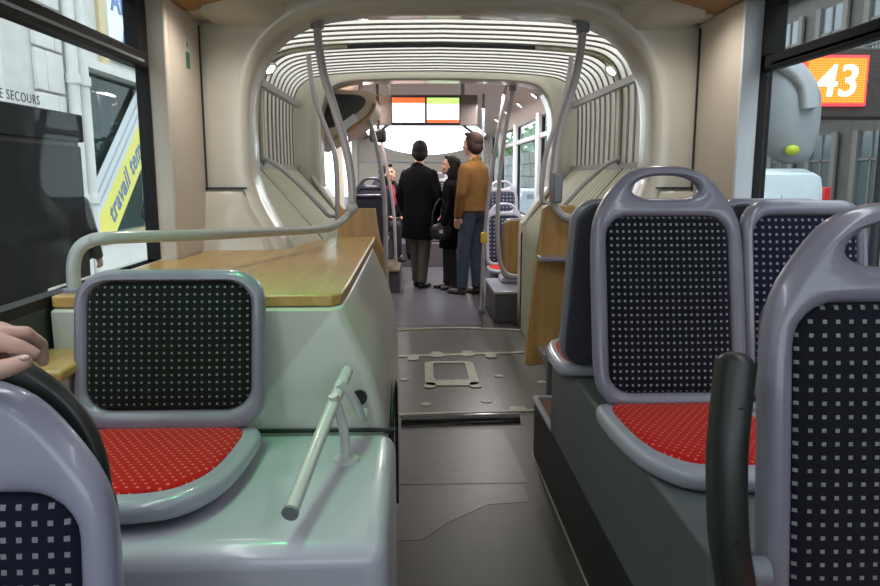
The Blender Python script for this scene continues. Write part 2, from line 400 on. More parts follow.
def side_window(n, x, y0, y1, s, label, pw=.035):
    """black framed bus window with an opening vent pane above a transom; s = +1 when the cabin lies towards +x"""
    w = tag(empty('window_%d' % n, (0, 0, 0)), label, kind='structure')
    a, b = (x - .05, x) if s > 0 else (x, x + .05)
    mid = (a + b) / 2
    obj('frame_rail', MB().box(a, b, y0, y1, 1.0, 1.03), m_frameblk, w)
    obj('frame_rail', MB().box(a, b, y0, y1, 2.02, 2.06), m_frameblk, w)
    for q in (y0, y1 - pw): obj('frame_post', MB().box(a, b, q, q + pw, 1.03, 2.02), m_frameblk, w)
    obj('transom', MB().box(a, b + (.015 if s > 0 else 0), y0 + .035, y1 - .035, 1.775, 1.835), m_frameblk, w, bevel=.012)
    obj('transom_lip', MB().box(a, b + (.02 if s > 0 else 0), y0 + .06, y1 - .10, 1.79, 1.80), m_collar, w)
    obj('vent_post', MB().box(a, b, y1 - .10, y1 - .012, 1.835, 2.02), m_frameblk, w)
    obj('vent_post', MB().box(a, b, y0 + .035, y0 + .19, 1.835, 2.02), m_frameblk, w)
    obj('pane', MB().box(mid - .003, mid + .003, y0 + .03, y1 - .03, 1.03, 1.78), m_glass, w)
    obj('vent_pane', MB().box(mid - .003, mid + .003, y0 + .18, y1 - .095, 1.83, 2.02), m_glass, w)
    return w
w1 = side_window(1, -1.04, .42, 2.965, 1, 'left side window behind the oak-topped counter', .012)
side_window(2, -1.04, -2.5, .40, 1, 'left side window beside the camera')
side_window(3, 1.38, .42, 2.945, -1, 'right side window beside the paired seats', .014)
side_window(4, 1.38, -2.5, .40, -1, 'right side window beside the camera')
# emergency lettering on the left pane
tm = text_mesh('ISSUE DE SECOURS', .036, .0004, space=1.15)
xs = [v.co.x for v in tm.vertices]; tw = max(xs)
for v in tm.vertices: v.co = Vector((-1.0615 + v.co.z, 2.138 - tw + v.co.x, 1.566 + v.co.y))
obj('lettering', tm, M('black_print', (.02, .02, .02), .6), w1)

# bulkhead behind the camera with its windscreen
wb = struct('wall_front', MB().box(-1.12, 1.46, -2.7, -2.6, 0, 1.0), m_blackp, 'panel below the windscreen behind the camera')
obj('header', MB().box(-1.12, 1.46, -2.7, -2.6, 2.1, 2.4), m_cream, wb)
wd = tag(obj('window_5', MB().box(-1.12, 1.46, -2.66, -2.65, 1.0, 2.1), m_glass), 'windscreen behind the camera', kind='structure')

# ceiling: white centre, tan laminate coves, portal shoulder mouldings, lamps
ceil = struct('ceiling', MB().box(-.60, .96, -2.6, 3.42, 2.215, 2.28), m_ceil, 'off-white ceiling with tan side panels')
for s in (-1, 1):
    c = CX
    x0, x1, x2 = c + s * 1.21, c + s * 1.13, c + s * .74
    obj('cove_panel', MB().prism([(x0, 2.06), (x1, 2.06), (x2, 2.165), (x2, 2.25), (x0, 2.25)], 'y', -2.6, 3.26), m_tan, ceil)
    obj('cove_end_panel', MB().prism([(x0, 2.055), (x1 - s * .02, 2.05), (x2 - s * .06, 2.14), (x2 - s * .06, 2.25), (x0, 2.25)], 'y', 3.26, 3.42), m_cream, ceil, bevel=.03, seg=3)
    obj('lamp_housing', MB().box(c + s * .72 - .06, c + s * .72 + .06, -.8, 1.9, 2.12, 2.22), m_ceil, ceil, bevel=.01)
    obj('lamp_lens', MB().box(c + s * .72 - .05, c + s * .72 + .05, -.78, 1.88, 2.117, 2.121), emis('strip_lens_%s' % ('left' if s < 0 else 'right'), (.85, 1, .9), 1.5), ceil)
    obj('centre_tan_panel', MB().prism([(c + s * .40, 2.20), (c + s * .66, 2.175), (c + s * .66, 2.215), (c + s * .40, 2.215)], 'y', -2.6, 3.30), m_tan, ceil)
def downlight(loc, r, label, mat=m_lamp, group='recessed ceiling downlights'):
    d = thing('downlight', label, 'lamp', loc, group=group)
    obj('rim', plate([[(r * 1.35 * math.cos(t * .4488), r * 1.35 * math.sin(t * .4488)) for t in range(14)], [(r * math.cos(t * .4488), r * math.sin(t * .4488)) for t in range(14)]], .012, .003), m_white, d)
    obj('lens', MB().cyl((0, 0, -.004), (0, 0, .006), r * 1.02, seg=14), mat, d)
    return d
def spot(name, loc, power, color, size=100, rot=(0, 0, 0), rad=.03):
    l = bpy.data.lights.new(name, 'SPOT'); l.energy = power; l.color = color; l.spot_size = R(size); l.spot_blend = .8; l.shadow_soft_size = rad
    o = bpy.data.objects.new(name, l); o.location = loc; o.rotation_euler = rot; col.objects.link(o); return o
dr = downlight((1.07, 3.02, 2.118), .032, 'added recessed downlight above the right pillar, mirroring the left one')  # lamp added opposite the left one to brighten pillar and portal
spot('downlight_beam', (-.70, 2.95, 2.10), 16, (1, .94, .86), 150); spot('downlight_beam', (1.05, 3.0, 2.10), 12, (1, .94, .86), 150)
gl = downlight((-.40, 1.95, 2.168), .045, 'green ceiling indicator lamp above the oak counter', emis('green_lamp_lens', (.1, 1, .25), 6))
spot('green_lamp_beam', (-.40, 1.95, 2.155), 24, (.10, 1.0, .28), 76, rad=.05)
dl = downlight((-.725, 2.98, 2.118), .032, 'bright recessed downlight in the tan ceiling above the left pillar')

# ------------------------------------------------------------------ near portal to the articulation
half = spline2([(0, 2.125), (.3, 2.12), (.58, 2.10), (.76, 2.035), (.88, 1.915), (.945, 1.74), (.955, 1.45), (.925, 1.27), (.77, .92), (.76, .5), (.76, 0)], 5, False)
def portal(cx, halfp, rows, name, mat, label, thick=.02):
    pts = [(-u, z) for u, z in reversed(halfp)] + halfp[1:]
    mb = MB(); rings = []
    for off, y in rows:
        ring = []
        for i, (u, z) in enumerate(pts):
            a = pts[max(i - 1, 0)]; b = pts[min(i + 1, len(pts) - 1)]
            t = Vector((b[0] - a[0], b[1] - a[1])); t.normalize(); nrm = Vector((-t.y, t.x))
            if nrm.dot(Vector((u, z - 1.0))) < 0: nrm = -nrm
            q = Vector((u, z)) + nrm * off
            if z < .01: q.y = 0
            ring.append((cx + max(-1.215, min(1.215, q.x)), y, min(q.y, 2.30)))
        rings.append(ring)
    n = len(pts); v = [p for r in rings for p in r]
    f = [(i * n + j, i * n + j + 1, (i + 1) * n + j + 1, (i + 1) * n + j) for i in range(len(rings) - 1) for j in range(n - 1)]
    mb.add(v, f)
    o = struct(name, mb, mat, label, smooth=60)
    m = o.modifiers.new('solid', 'SOLIDIFY'); m.thickness = thick; m.offset = 0
    return o
por = portal(CX, half, [(.34, 3.43), (.17, 3.425), (.06, 3.42), (.03, 3.42), (.012, 3.427), (.003, 3.443), (0, 3.47), (.004, 3.66), (.02, 3.72)], 'wall_rear', m_cream, 'cream moulded portal framing the way into the articulation')
obj('header_band', MB().prism([(CX - .95, 2.16), (CX + .95, 2.16), (CX + .9, 2.30), (CX - .9, 2.30)], 'y', 3.40, 3.44), m_cream, por, bevel=.015)
for s in (-1, 1):
    xe = -.965 if s < 0 else 1.31
    obj('seam', MB().box(min(xe, CX + s * .96), max(xe, CX + s * .96), 3.385, 3.41, 1.306, 1.314), m_black, por)
    # lower moulding that swells out below the seam
    rings = []
    for z, d in ((1.303, .0), (1.29, .012), (1.22, .03), (1.12, .055), (1.03, .10), (1.0, .10)):
        xi = CX + s * (.965 if z > 1.25 else .965 - (1.25 - z) * .55)
        rings.append([(xe, 3.42, z), (xe, 3.40 - d, z), (xi - s * (-.02), 3.40 - d * .9, z), (xi, 3.42 - d * .3, z), (xi, 3.5, z)])
    obj('lower_moulding', MB().loft(rings), m_cream, por, smooth=50)
    # forward shoulder moulding at the top corner
    x0 = CX + s * 1.08
    rings = []
    for y, k in ((3.42, 1.0), (3.37, .9), (3.32, .7), (3.27, .4), (3.23, .1)):
        rings.append([(x0, y, 2.04), (CX + s * (1.06 - .02), y, 2.06 - .03 * k), (CX + s * (1.0 - .16 * k), y, 2.10 - .08 * k), (CX + s * (.92 - .16 * k), y, 2.14 - .06 * k), (CX + s * (.86 - .12 * k), y, 2.20), (x0, y, 2.22)])
    obj('shoulder_moulding', MB().loft(rings), m_cream, por, smooth=60)

for x0, x1 in ((-1.12, -.62), (.98, 1.46)):
    obj('lower_panel', MB().box(x0, x1, 3.425, 3.47, 0, 1.02), m_cream, por)
# ------------------------------------------------------------------ bellows
bel = thing('bellows', 'pleated white bellows with grey ribs between the two bus sections', 'bellows', (CX, 3.72, 0))
def bprof(off):
    h = spline2([(0, 2.215 + off), (.5, 2.205 + off), (.93, 2.175 + off), (1.10, 2.115 + off * .9), (1.172 + off * .7, 2.0 + off * .5), (1.19 + off, 1.82), (1.19 + off, 1.42)], 4, False)
    return [(-u, z) for u, z in reversed(h)] + h[1:]
def sweep_y(prof_in, prof_out, y0, y1):
    mb = MB(); rings = []
    for (a, b), (c, d) in zip(prof_in, prof_out): rings.append([(a, y0, b), (a, y1, b), (c, y1, d), (c, y0, d)])
    return mb.loft(rings)
pin, pout = bprof(.004), bprof(.010)
rib_me = sweep_y(pin, pout, -.017, .017).mesh('rib'); rib_me.materials.append(m_rib)
y = 3.86; ribs = []
while y < 6.27:
    ribs.append(y); y += .145
for i, yy in enumerate(ribs):
    o = obj('rib', rib_me, None, bel); o.location = (0, yy - 3.72, 0)
# white fabric folds between the ribs, one per gap
a, b = bprof(.035), bprof(.11)
for me_i in range(1):
    mb = MB(); n = len(a)
    p0 = bprof(.010); p1 = bprof(.085)
    v = [(q[0], -.0725, q[1]) for q in p0] + [(q[0], 0, q[1]) for q in p1] + [(q[0], .0725, q[1]) for q in p0]
    f = [(j, j + 1, n + j + 1, n + j) for j in range(n - 1)] + [(n + j, n + j + 1, 2 * n + j + 1, 2 * n + j) for j in range(n - 1)]
    fold_me = MB().add(v, f).mesh('fabric_fold'); fold_me.materials.append(m_memb)
for yy in [ribs[0] - .145] + ribs:
    o = obj('fabric_fold', fold_me, None, bel); o.location = (0, yy + .0725 - 3.72, 0)
# grey clips joining the ribs at shoulder and sill height
for s in (-1, 1):
    for z, hgt in ((1.955, .045), (1.425, .045)):
        cm = MB().box(-.012 if s > 0 else -.03, .03 if s > 0 else .012, -.073, .073, -hgt / 2, hgt / 2).mesh('grey_clip'); cm.materials.append(m_band)
        for yy in ribs:
            o = obj('grey_clip', cm, None, bel); o.location = (s * (1.185 if z < 1.5 else 1.16), yy - 3.72 + .07, z)
# lower pleats on both sides: ridge running down the slope, then straight to the floor
def pleat_mesh(s):
    path = [(1.20, 1.42), (1.16, 1.385), (.99, 1.19), (.80, .965), (.765, .90), (.76, .80), (.76, .01)]
    rings = []
    for u, z in path:
        nx, nz = (.8, .6) if .80 < u < 1.2 else ((1, .25) if z > .7 else (1, 0))
        ring = []
        for dy, d in ((-.048, .07), (-.037, .06), (-.034, .016), (-.024, -.004), (-.008, -.012), (.008, -.012), (.024, -.004), (.034, .016), (.037, .06), (.048, .07)):
            ring.append((s * (u + nx * d), dy, max(z - nz * d, .003)))
        rings.append(ring)
    me = MB().loft(rings, cap=False).mesh('lower_pleat'); me.materials.append(m_pleat)
    for p in me.polygons: p.use_smooth = True
    return me
for s in (-1, 1):
    pm = pleat_mesh(s); yy = 3.80
    while yy < 6.26:
        o = obj('lower_pleat', pm, None, bel); o.location = (0, yy - 3.72, 0)
        yy += .0965
    for yb in (4.72, 6.24):
        o = obj('black_seal', MB().bar([(s * 1.19, yb - 3.72, 1.41), (s * .80, yb - 3.72, .955), (s * .757, yb - 3.72, .86), (s * .757, yb - 3.72, .02)], .035, .02, smooth=1, up=(0, 1, 0)), m_black, bel)
    # wide middle hoop with its lamp
    hp_in = [p for p in bprof(-.012) if p[0] * s > .55]; hp_out = [p for p in bprof(.05) if p[0] * s > .55]
    obj('middle_hoop', sweep_y(hp_in, hp_out, 4.88 - 3.72, 4.94 - 3.72), m_pleat, bel)
obj('roof_hoop', sweep_y([(u, z - .012) for u, z in bprof(0) if abs(u) < .86], [(u, z) for u, z in bprof(.05) if abs(u) < .86], 4.93 - 3.72, 4.96 - 3.72), m_black, bel)
for s in (-1, 1):
    d = thing('hoop_lamp', 'oval lamp on the %s shoulder of the bellows hoop' % ('left' if s < 0 else 'right'), 'lamp', (CX + s * 1.11, 4.85, 2.045), group='oval bellows lamps')
    rt = Matrix.Rotation(s * R(40), 3, 'Y')
    obj('housing', MB().ell((0, .012, 0), (.05, .02, .032), rot=rt), m_pleat, d, smooth=60)
    obj('lens', MB().ell((-s * .004, -.004, -.004), (.034, .012, .017), rot=rt), m_lampg, d, smooth=60)

# ------------------------------------------------------------------ far bulkhead and rear section
half2 = spline2([(0, 2.175), (.4, 2.17), (.75, 2.15), (.9, 2.09), (.975, 1.96), (1.0, 1.80), (1.0, 1.32), (.96, 1.22), (.79, .97), (.765, .9), (.76, .5), (.76, 0)], 4, False)
half2 = [(u, z) for u, z in half2]
por2 = portal(CX + .01, half2, [(.36, 6.30), (.10, 6.30), (.045, 6.30), (.035, 6.285), (.006, 6.28), (0, 6.30), (0, 6.55)], 'wall_middle', m_cream, 'far cream bulkhead with a rounded opening')
for s in (-1, 1):
    obj('sill_edge', MB().tube([(CX + s * 1.06, 6.27, 1.36), (CX + s * .98, 6.27, 1.24), (CX + s * .80, 6.27, .99), (CX + s * .772, 6.27, .9), (CX + s * .772, 6.27, .5), (CX + s * .772, 6.27, .0)], .022, 8), m_cream, por2, smooth=60)
rear_floor_z = 0
rwr = struct('wall_right_rear', MB().box(1.36, 1.42, 6.3, 13.0, 0, .86), M('grey_mauve_panel', (.22, .19, .20), .5, noise=.05), 'mauve-grey panel below the rear right windows')
obj('window_ledge', MB().box(1.31, 1.42, 6.3, 13.0, .84, .875), m_cream, rwr, bevel=.006)
obj('header', MB().box(1.355, 1.42, 6.3, 13.0, 2.02, 2.4), m_ceil2, rwr)
for q in (6.45, 7.92, 9.75, 11.5, 12.9):
    obj('pillar', MB().box(1.33, 1.42, q, q + .16, .86, 2.05), m_white, rwr, bevel=.008)
for i, (a, b) in enumerate(((6.61, 7.92), (8.08, 9.75), (9.91, 11.5), (11.66, 12.9))):
    w = tag(empty('window_%d' % (6 + i)), 'rear right side window number %d from the bellows' % (i + 1), kind='structure')
    obj('frame_rail', MB().box(1.37, 1.40, a, b, 1.985, 2.02), m_frameblk, w); obj('frame_rail', MB().box(1.37, 1.40, a, b, .875, .895), m_frameblk, w)
    for q in (a, b - .05): obj('frame_post', MB().box(1.37, 1.40, q, q + .05, .895, 1.985), m_frameblk, w)
    obj('transom', MB().box(1.345, 1.40, a + .02, b - .02, 1.76, 1.82), M('grey_transom', (.30, .29, .30), .4), w, bevel=.01)
    obj('pane', MB().box(1.383, 1.388, a + .04, b - .04, .89, 1.77), m_glass, w); obj('vent_pane', MB().box(1.383, 1.388, a + .04, b - .04, 1.81, 1.99), m_glass, w)
rwl = struct('wall_left_rear', MB().box(-1.10, -1.02, 6.3, 13.0, 0, .86), M('mauve_panel', (.2, .18, .19), .5), 'panel below the rear left windows')
obj('header', MB().box(-1.10, -1.015, 6.3, 13.0, 2.0, 2.4), m_ceil2, rwl)
for q in (6.40, 7.77, 10.2, 12.85): obj('pillar', MB().box(-1.10, -1.0, q, q + .15, .0, 2.02), m_creamd, rwl, bevel=.008)
wl10 = tag(empty('window_10'), 'rear left side windows', kind='structure')
for a, b in ((7.92, 10.2), (10.35, 12.85)): obj('pane', MB().box(-1.063, -1.058, a, b, .86, 2.0), m_glass, wl10)
door = tag(empty('door_1'), 'double-leaf glazed exit door on the rear left side', kind='structure')
for a, b in ((6.56, 7.15), (7.17, 7.76)):
    obj('door_leaf', plate([rrect(b - a, 1.98, .05, (a + b) / 2, 1.0), rrect(b - a - .14, 1.55, .06, (a + b) / 2, 1.12)], .04, .008, lambda x, y, z: (-1.01 + z, x, y)), m_frameblk, door)
    obj('door_glass', MB().box(-1.014, -1.009, a + .06, b - .06, .34, 1.9), m_glass, door)
    obj('door_handle', MB().tube([(-1.0, a + .12, 1.55), (-.94, a + .12, 1.50), (-.93, a + .12, 1.2), (-.94, a + .12, .85), (-1.0, a + .12, .80)], .014, 8), m_blackp, door)
rear = tag(obj('wall_back', plate([[(-1.12, 0), (1.44, 0), (1.44, 2.5), (-1.12, 2.5)], spline2([(-.78, 2.02), (-.4, 1.81), (.22, 1.725), (.84, 1.81), (1.2, 2.0), (1.22, 2.3), (.22, 2.36), (-.8, 2.3)], 6)], .08, .01, lambda x, y, z: (x, 13.04 - z, y)), m_cream), 'cream rear end wall around the wide rear window', kind='structure')
wrear = tag(obj('window_11', MB().box(-1.0, 1.3, 13.05, 13.055, 1.65, 2.42), m_glass), 'wide bright rear window', kind='structure')
obj('rear_shelf', MB().tube([(-1.0, 12.98, 1.62), (.2, 12.95, 1.60), (1.32, 12.98, 1.62)], .02, 8), m_white, rear)
# rear ceiling with sloping side panels
c2 = tag(obj('ceiling_rear', MB().box(-.55, .92, 6.35, 13.0, 2.36, 2.42), m_ceil2), 'pinkish rear ceiling with sloping side panels', kind='structure')
for s in (-1, 1):
    c = CX
    obj('sloping_panel', MB().prism([(c + s * 1.2, 2.0), (c + s * .72, 2.36), (c + s * .72, 2.40), (c + s * 1.2, 2.40)], 'y', 6.35, 13.0), m_ceil2, c2)
    obj('lamp_housing', MB().box(c + s * .70 - .05, c + s * .70 + .05, 7.0, 11.0, 2.145, 2.40), m_ceil2, c2, bevel=.01) if False else None
    for k, (yy, nth) in enumerate(((7.3, 'nearest'), (8.3, 'second'), (9.4, 'third'), (10.6, 'farthest'))):
        d = downlight((c + s * 1.0, yy, 2.145), .035, '%s small round downlight of the row along the rear %s ceiling' % (nth, 'left' if s < 0 else 'right'), group='rear %s downlights' % ('left' if s < 0 else 'right'))
        d.rotation_euler = (0, s * R(36.9), 0)
    # dark curved trims framing the rear window
    obj('curved_trim', MB().bar([(c + s * 1.05, 12.6, 1.98), (c + s * .75, 12.5, 2.12), (c + s * .45, 12.3, 2.34)], .06, .03), M('taupe_trim', (.12, .10, .09), .5), c2)

# ------------------------------------------------------------------ seats
TALL = mirror([(0, 0), (.14, .0), (.19, .025), (.212, .09), (.215, .3), (.213, .48), (.198, .56), (.160, .625), (.115, .675), (.06, .699), (0, .704)])
TALL = spline2(TALL, 3)
TALL_IN = rrect(.345, .515, .062, 0, .295, 6)
TALL_HOLE = spline2(mirror([(0, .605), (.06, .607), (.092, .622), (.094, .640), (.07, .662), (.035, .672), (0, .674)]), 3)
LOW = rrect(.44, .42, .085, 0, .21, 7); LOW_IN = rrect(.378, .335, .06, 0, .222, 6)
MID = rrect(.43, .60, .085, 0, .30, 7); MID_IN = rrect(.355, .50, .06, 0, .305, 6)
PAN = spline2(mirror([(0, -.455), (.07, -.452), (.135, -.425), (.185, -.35), (.208, -.24), (.215, -.10), (.212, -.02), (.19, .02), (.10, .025), (0, .025)]), 3)
PAN_C = [(x * .835, (y + .215) * .83 - .205) for x, y in PAN]
def seat(name, label, loc, rz, form, sh, w, lean=.15, back_mat=None, seat_mat=None, frame_mat=None, shell_mat=None, group=None, pan=True, legs=0, pd=1.0):
    """moulded bus seat facing -Y; origin on what it stands on, sh = height of the seat pan above it"""
    t = thing(name, label, 'seat', loc, rz, group)
    out, inn, hole = {'tall': (TALL, TALL_IN, TALL_HOLE), 'low': (LOW, LOW_IN, None), 'mid': (MID, MID_IN, None), 'solid': (TALL, TALL_IN, None)}[form]
    k = w / .43
    sc = lambda o: [(x * k, y) for x, y in o]
    bk = lambda x, y, z: (x, lean * y - z - .03 * (1 - (abs(x) / .23) ** 2) * 0, sh + y)
    fm = frame_mat or m_frame
    obj('backrest_frame', plate([sc(out), sc(inn)] + ([sc(hole)] if hole else []), .058, .022, bk), fm, t, smooth=50)
    obj('backrest_cushion', cushion(sc([(x * 1.01, .0 + y) for x, y in inn]), .02, lambda x, y, h: (x, lean * y - .006 - h, sh + y)), back_mat or m_dotb, t, smooth=50)
    hmax = .57 if form in ('tall', 'solid') else (.40 if form == 'low' else .58)
    obj('back_shell', plate([rrect(w * .93, hmax, .07, 0, hmax / 2 + .005, 6)], .022, .008, lambda x, y, z: (x, lean * y + .035 - z, sh + y)), shell_mat or m_shell, t, smooth=50)
    if pan:
        obj('seat_pan', plate([[(x * k, y * pd) for x, y in PAN]], .05, .021, lambda x, y, z: (x, y, sh - .022 + z)), m_pan, t, smooth=50)
        obj('seat_cushion', cushion([(x * k, y * pd) for x, y in PAN_C], .01, lambda x, y, h: (x, y, sh + .001 + h), .014), seat_mat or m_dotr, t, smooth=50)
    if legs:
        obj('pedestal', MB().box(-w * .36, w * .36, -.28, .02, 0, sh - .04), m_gbox if legs == 1 else m_collar, t, bevel=.02)
    return t

seat_l = seat('bus_seat', 'low bus seat with black dotted back and red cushion on the pale left plinth', (-.655, 1.86, .63), 0, 'low', .07, .49, .19, m_dotbl)
seat_a = seat('bus_seat', 'tall grey bus seat with oval handle and red cushion facing the camera on the right', (.757, 2.04, .645), 0, 'tall', .049, .46, .23, pd=1.14)
seat_b = seat('bus_seat', 'grey bus seat beside the right window with a rounded top and no handle', (1.180, 2.06, .645), 0, 'mid', .049, .385, .19, m_dotn)
seat_c = seat('bus_seat', 'dark-backed bus seat facing away with its red cushion beside the oak board', (.722, 2.52, .645), math.pi, 'mid', .049, .42, .27)
seat_d = seat('bus_seat', 'window-side bus seat facing away behind the handleless right seat', (1.170, 2.50, .645), math.pi, 'mid', .049, .39, .25)
seat_e = seat('bus_seat', 'large tall grey bus seat with oval handle at the lower right corner, nearest the camera', (.752, 1.0, .30), 0, 'tall', .325, .445, .13, dots('navy_black_fabric_dots_near', (.011, .011, .017), (.24, .25, .25), 'xz', (.0205, .0205), (.16, .15)), legs=1)
seat_f = seat('bus_seat', 'lavender grey bus seat at the lower left corner with a hand on its top', (-.640, .88, 0), 0, 'solid', .400, .47, .10, m_dotn, legs=1, frame_mat=M('lavender_plastic', (.33, .33, .44), .3, noise=.06, nscale=14, coat=.3))
# raised black armrests of the two nearest seats
def armrest(parent, pts, w, h, up, hole=None):
    inv = Vector(parent.location)
    a = obj('armrest', MB().bar([Vector(p) - inv for p in pts], w, h, up=up, rad=.4), m_blackp, parent, smooth=40)
    return a
ar = armrest(seat_e, [(.488, .985, .70), (.463, .955, .79), (.447, .95, .86), (.444, .965, .97), (.455, .985, 1.06), (.462, .995, 1.105)], .05, .06, (0, 1, 0))
obj('pivot', MB().cyl((-.285, -.03, .49), (-.235, -.03, .49), .022), m_collar, ar, smooth=40)
for x, z in ((-.306, .56), (-.299, .745)): obj('screw', MB().cyl((x, -.082 if z < .6 else -.049, z), (x, -.07 if z < .6 else -.03, z), .005, seg=10), m_black, ar)
obj('rounded_top', MB().ell((-.291, -.006, .802), (.025, .030, .016)), m_blackp, ar, smooth=60)
al = armrest(seat_f, [(-.66, 1.0, 1.115), (-.60, 1.0, 1.112), (-.545, 1.0, 1.078), (-.505, 1.0, 1.040), (-.480, 1.0, .99), (-.466, .99, .93), (-.465, .97, .85)], .055, .028, (0, 1, 0))
obj('grip_slot', MB().bar([Vector(p) - Vector(seat_f.location) for p in ((-.535, .984, 1.055), (-.515, .984, 1.03))], .012, .004, smooth=1, up=(0, 1, 0)), m_woodv, al)

# ------------------------------------------------------------------ left plinth and oak-topped counter
pl = thing('seat_plinth', 'pale glossy moulded plinth carrying the low left seat', 'plinth', (-.55, 1.7, 0))
obj('body', MB().box(-.49, .490, -.35, .325, 0, .63), m_pale, pl, bevel=.045, seg=4)
ct = thing('luggage_counter', 'pale moulded counter with an oak top along the left window', 'counter', (-.6, 2.0, 0))
prof = spline2([(-.214, 1.0), (-.198, .965), (-.165, .885), (-.125, .79), (-.098, .68), (-.085, .56), (-.082, .40), (-.082, .2), (-.082, 0)], 4, False)
bm_ = MB(); rings = []
for y, ins in ((2.035, .028), (2.045, .010), (2.07, 0), (2.6, 0), (3.2, .004), (3.7, .012), (4.0, .035), (4.06, .07)):
    ring = []
    xl = -1.03 if y < 3.4 else (-.72 if y < 3.5 else -.55)
    for x, z in prof: ring.append((x + .6 - ins, y - 2.0, min(z, .995 - ins * .3)))
    ring += [(xl + .6, y - 2, 0), (xl + .6, y - 2, .995 - ins * .3)]
    rings.append(ring)
obj('base', bm_.loft(rings), m_base, ct, smooth=45)
tp = [(-1.035, 2.05), (-.245, 2.05), (-.215, 2.08), (-.212, 2.3), (-.222, 3.95), (-.225, 4.05), (-.44, 4.05), (-.53, 3.78), (-.60, 3.34), (-.955, 3.30), (-.955, 2.955), (-1.035, 2.95)]
obj('oak_top', MB().prism([(x + .6, y - 2) for x, y in tp], 'z', .996, 1.031), m_wood, ct, bevel=.006)
obj('end_board', MB().prism([(x + .6, z) for x, z in spline2([(-.43, .4), (-.43, 1.17), (-.40, 1.18), (-.24, 1.185), (-.222, 1.17), (-.205, 1.05), (-.175, .90), (-.16, .70), (-.155, .4)], 3)], 'y', 2.075, 2.105), m_woodv, ct, bevel=.004)
obj('side_ledge', MB().box(-.44, -.29, -.22, .03, .855, .885), m_wood, ct, bevel=.008)
obj('ledge_bracket', MB().box(-.43, -.31, -.15, .03, .63, .855), m_base, ct, bevel=.008)
obj('black_gasket', MB().bar([(-.43, .022, .633), (.46, .022, .633), (.510, .03, .625), (.519, .10, .60), (.5205, .16, .5)], .010, .012), m_black, ct)
obj('side_gasket', MB().tube([(.522, .16, .52), (.523, .20, .64), (.523, .40, .66), (.523, .62, .58), (.523, .66, .35), (.523, .66, .10)], .007, 6), m_black, ct)
obj('clear_screen', MB().box(.19, .194, 1.35, 1.85, 1.035, 1.12), m_glass, ct)
# rail across the counter, joined to the tall stanchion
r1 = thing('counter_handrail', 'pale curved handrail crossing above the oak counter', 'handrail', (-1.0, 2.12, 1.03))
def rel(o, pts): return [Vector(p) - Vector(o.location) for p in pts]
obj('tube', MB().tube(rel(r1, [(-1.0, 2.12, 1.03), (-.998, 2.12, 1.10), (-.985, 2.125, 1.15), (-.955, 2.14, 1.178), (-.90, 2.17, 1.186), (-.75, 2.45, 1.17), (-.60, 2.90, 1.145), (-.46, 3.40, 1.118), (-.40, 3.53, 1.122), (-.345, 3.56, 1.16), (-.31, 3.56, 1.205)]), .0195, 14), m_rail, r1, smooth=60)
obj('foot', MB().cyl((0, 0, 0), (0, 0, .012), .032), m_collar, r1, smooth=40)
obj('joint', MB().ell((.69, 1.44, .180), (.030, .027, .032)), m_rail, r1, smooth=60)
r2 = thing('plinth_grab_bar', 'short white grab bar standing out from the left counter over the plinth', 'handrail', (-.2, 1.9, .63))
obj('tube', MB().tube(rel(r2, [(-.192, 1.955, .830), (-.223, 1.70, .770), (-.258, 1.385, 0.690)]), .0160, 16, smooth=3), m_polew, r2, smooth=60)
obj('end_cap', MB().tube(rel(r2, [(-.2575, 1.389, .6912), (-.2585, 1.382, .6892)]), .0178, 16, smooth=1), m_collar, r2)
obj('bracket', MB().tube(rel(r2, [(-.205, 1.84, .83), (-.17, 1.87, .78), (-.15, 1.93, .70), (-.15, 2.02, .69)]), .012, 10), m_polew, r2, smooth=60)
obj('bracket', MB().tube(rel(r2, [(-.212, 1.78, .815), (-.19, 1.80, .72), (-.185, 1.80, .63)]), .013, 10), m_polew, r2, smooth=60)
obj('bracket_foot', MB().cyl((.015, -.1, 0), (.015, -.1, .010), .034), m_polew, r2, smooth=40)
obj('mounting_hole', MB().cyl((.035, .125, .10), (.035, .14, .10), .022), m_black, r2)

# ------------------------------------------------------------------ right seat box
rb = thing('seat_box', 'grey-green box under the right-hand seats with a black kick panel', 'plinth', (.57, 2.0, 0))
obj('side_panel', MB().box(.0, .80, -.72, .92, .288, .645), m_gbox, rb, bevel=.012)
obj('kick_panel', MB().box(.008, .80, -1.8, 1.37, 0, .286), m_kick, rb)
obj('foot_step', MB().box(.0, .80, -1.8, -.722, .286, .30), m_gbox, rb)
obj('rim', plate([[(.0, .925), (.25, .925), (.25, 1.38), (.0, 1.38)], [(.022, .945), (.23, .945), (.23, 1.36), (.022, 1.36)]], .02, .004, lambda x, y, z: (x, y, .296 + z)), m_pan, rb)
obj('brown_inset', MB().box(.022, .23, .945, 1.36, .287, .292), M('brown_inset', (.16, .085, .045), .5, noise=.2), rb)
# oak board at the right of the gangway with a small shelf
ob = thing('oak_board', 'leaning oak side board at the right of the gangway with a small grey shelf', 'board', (.66, 3.6, .41))
poly = [(.558, .41), (.585, .40), (.714, .42), (.735, .6), (.805, 1.20), (.79, 1.222), (.655, 1.222), (.638, 1.205), (.60, .85)]
obj('board', MB().prism([(x - .66, z - .41) for x, z in poly], 'y', -.03, .03), m_woodv, ob, bevel=.006)
obj('shelf', MB().box(-.055, .15, -.17, -.03, .545, .565), m_frame, ob, bevel=.006)
obj('bracket', MB().box(-.04, .02, -.22, -.03, .06, .10), m_frame, ob, bevel=.008)
obj('support_foot', MB().box(.02, .12, -.02, .02, -.41, .02), m_gbox, ob)

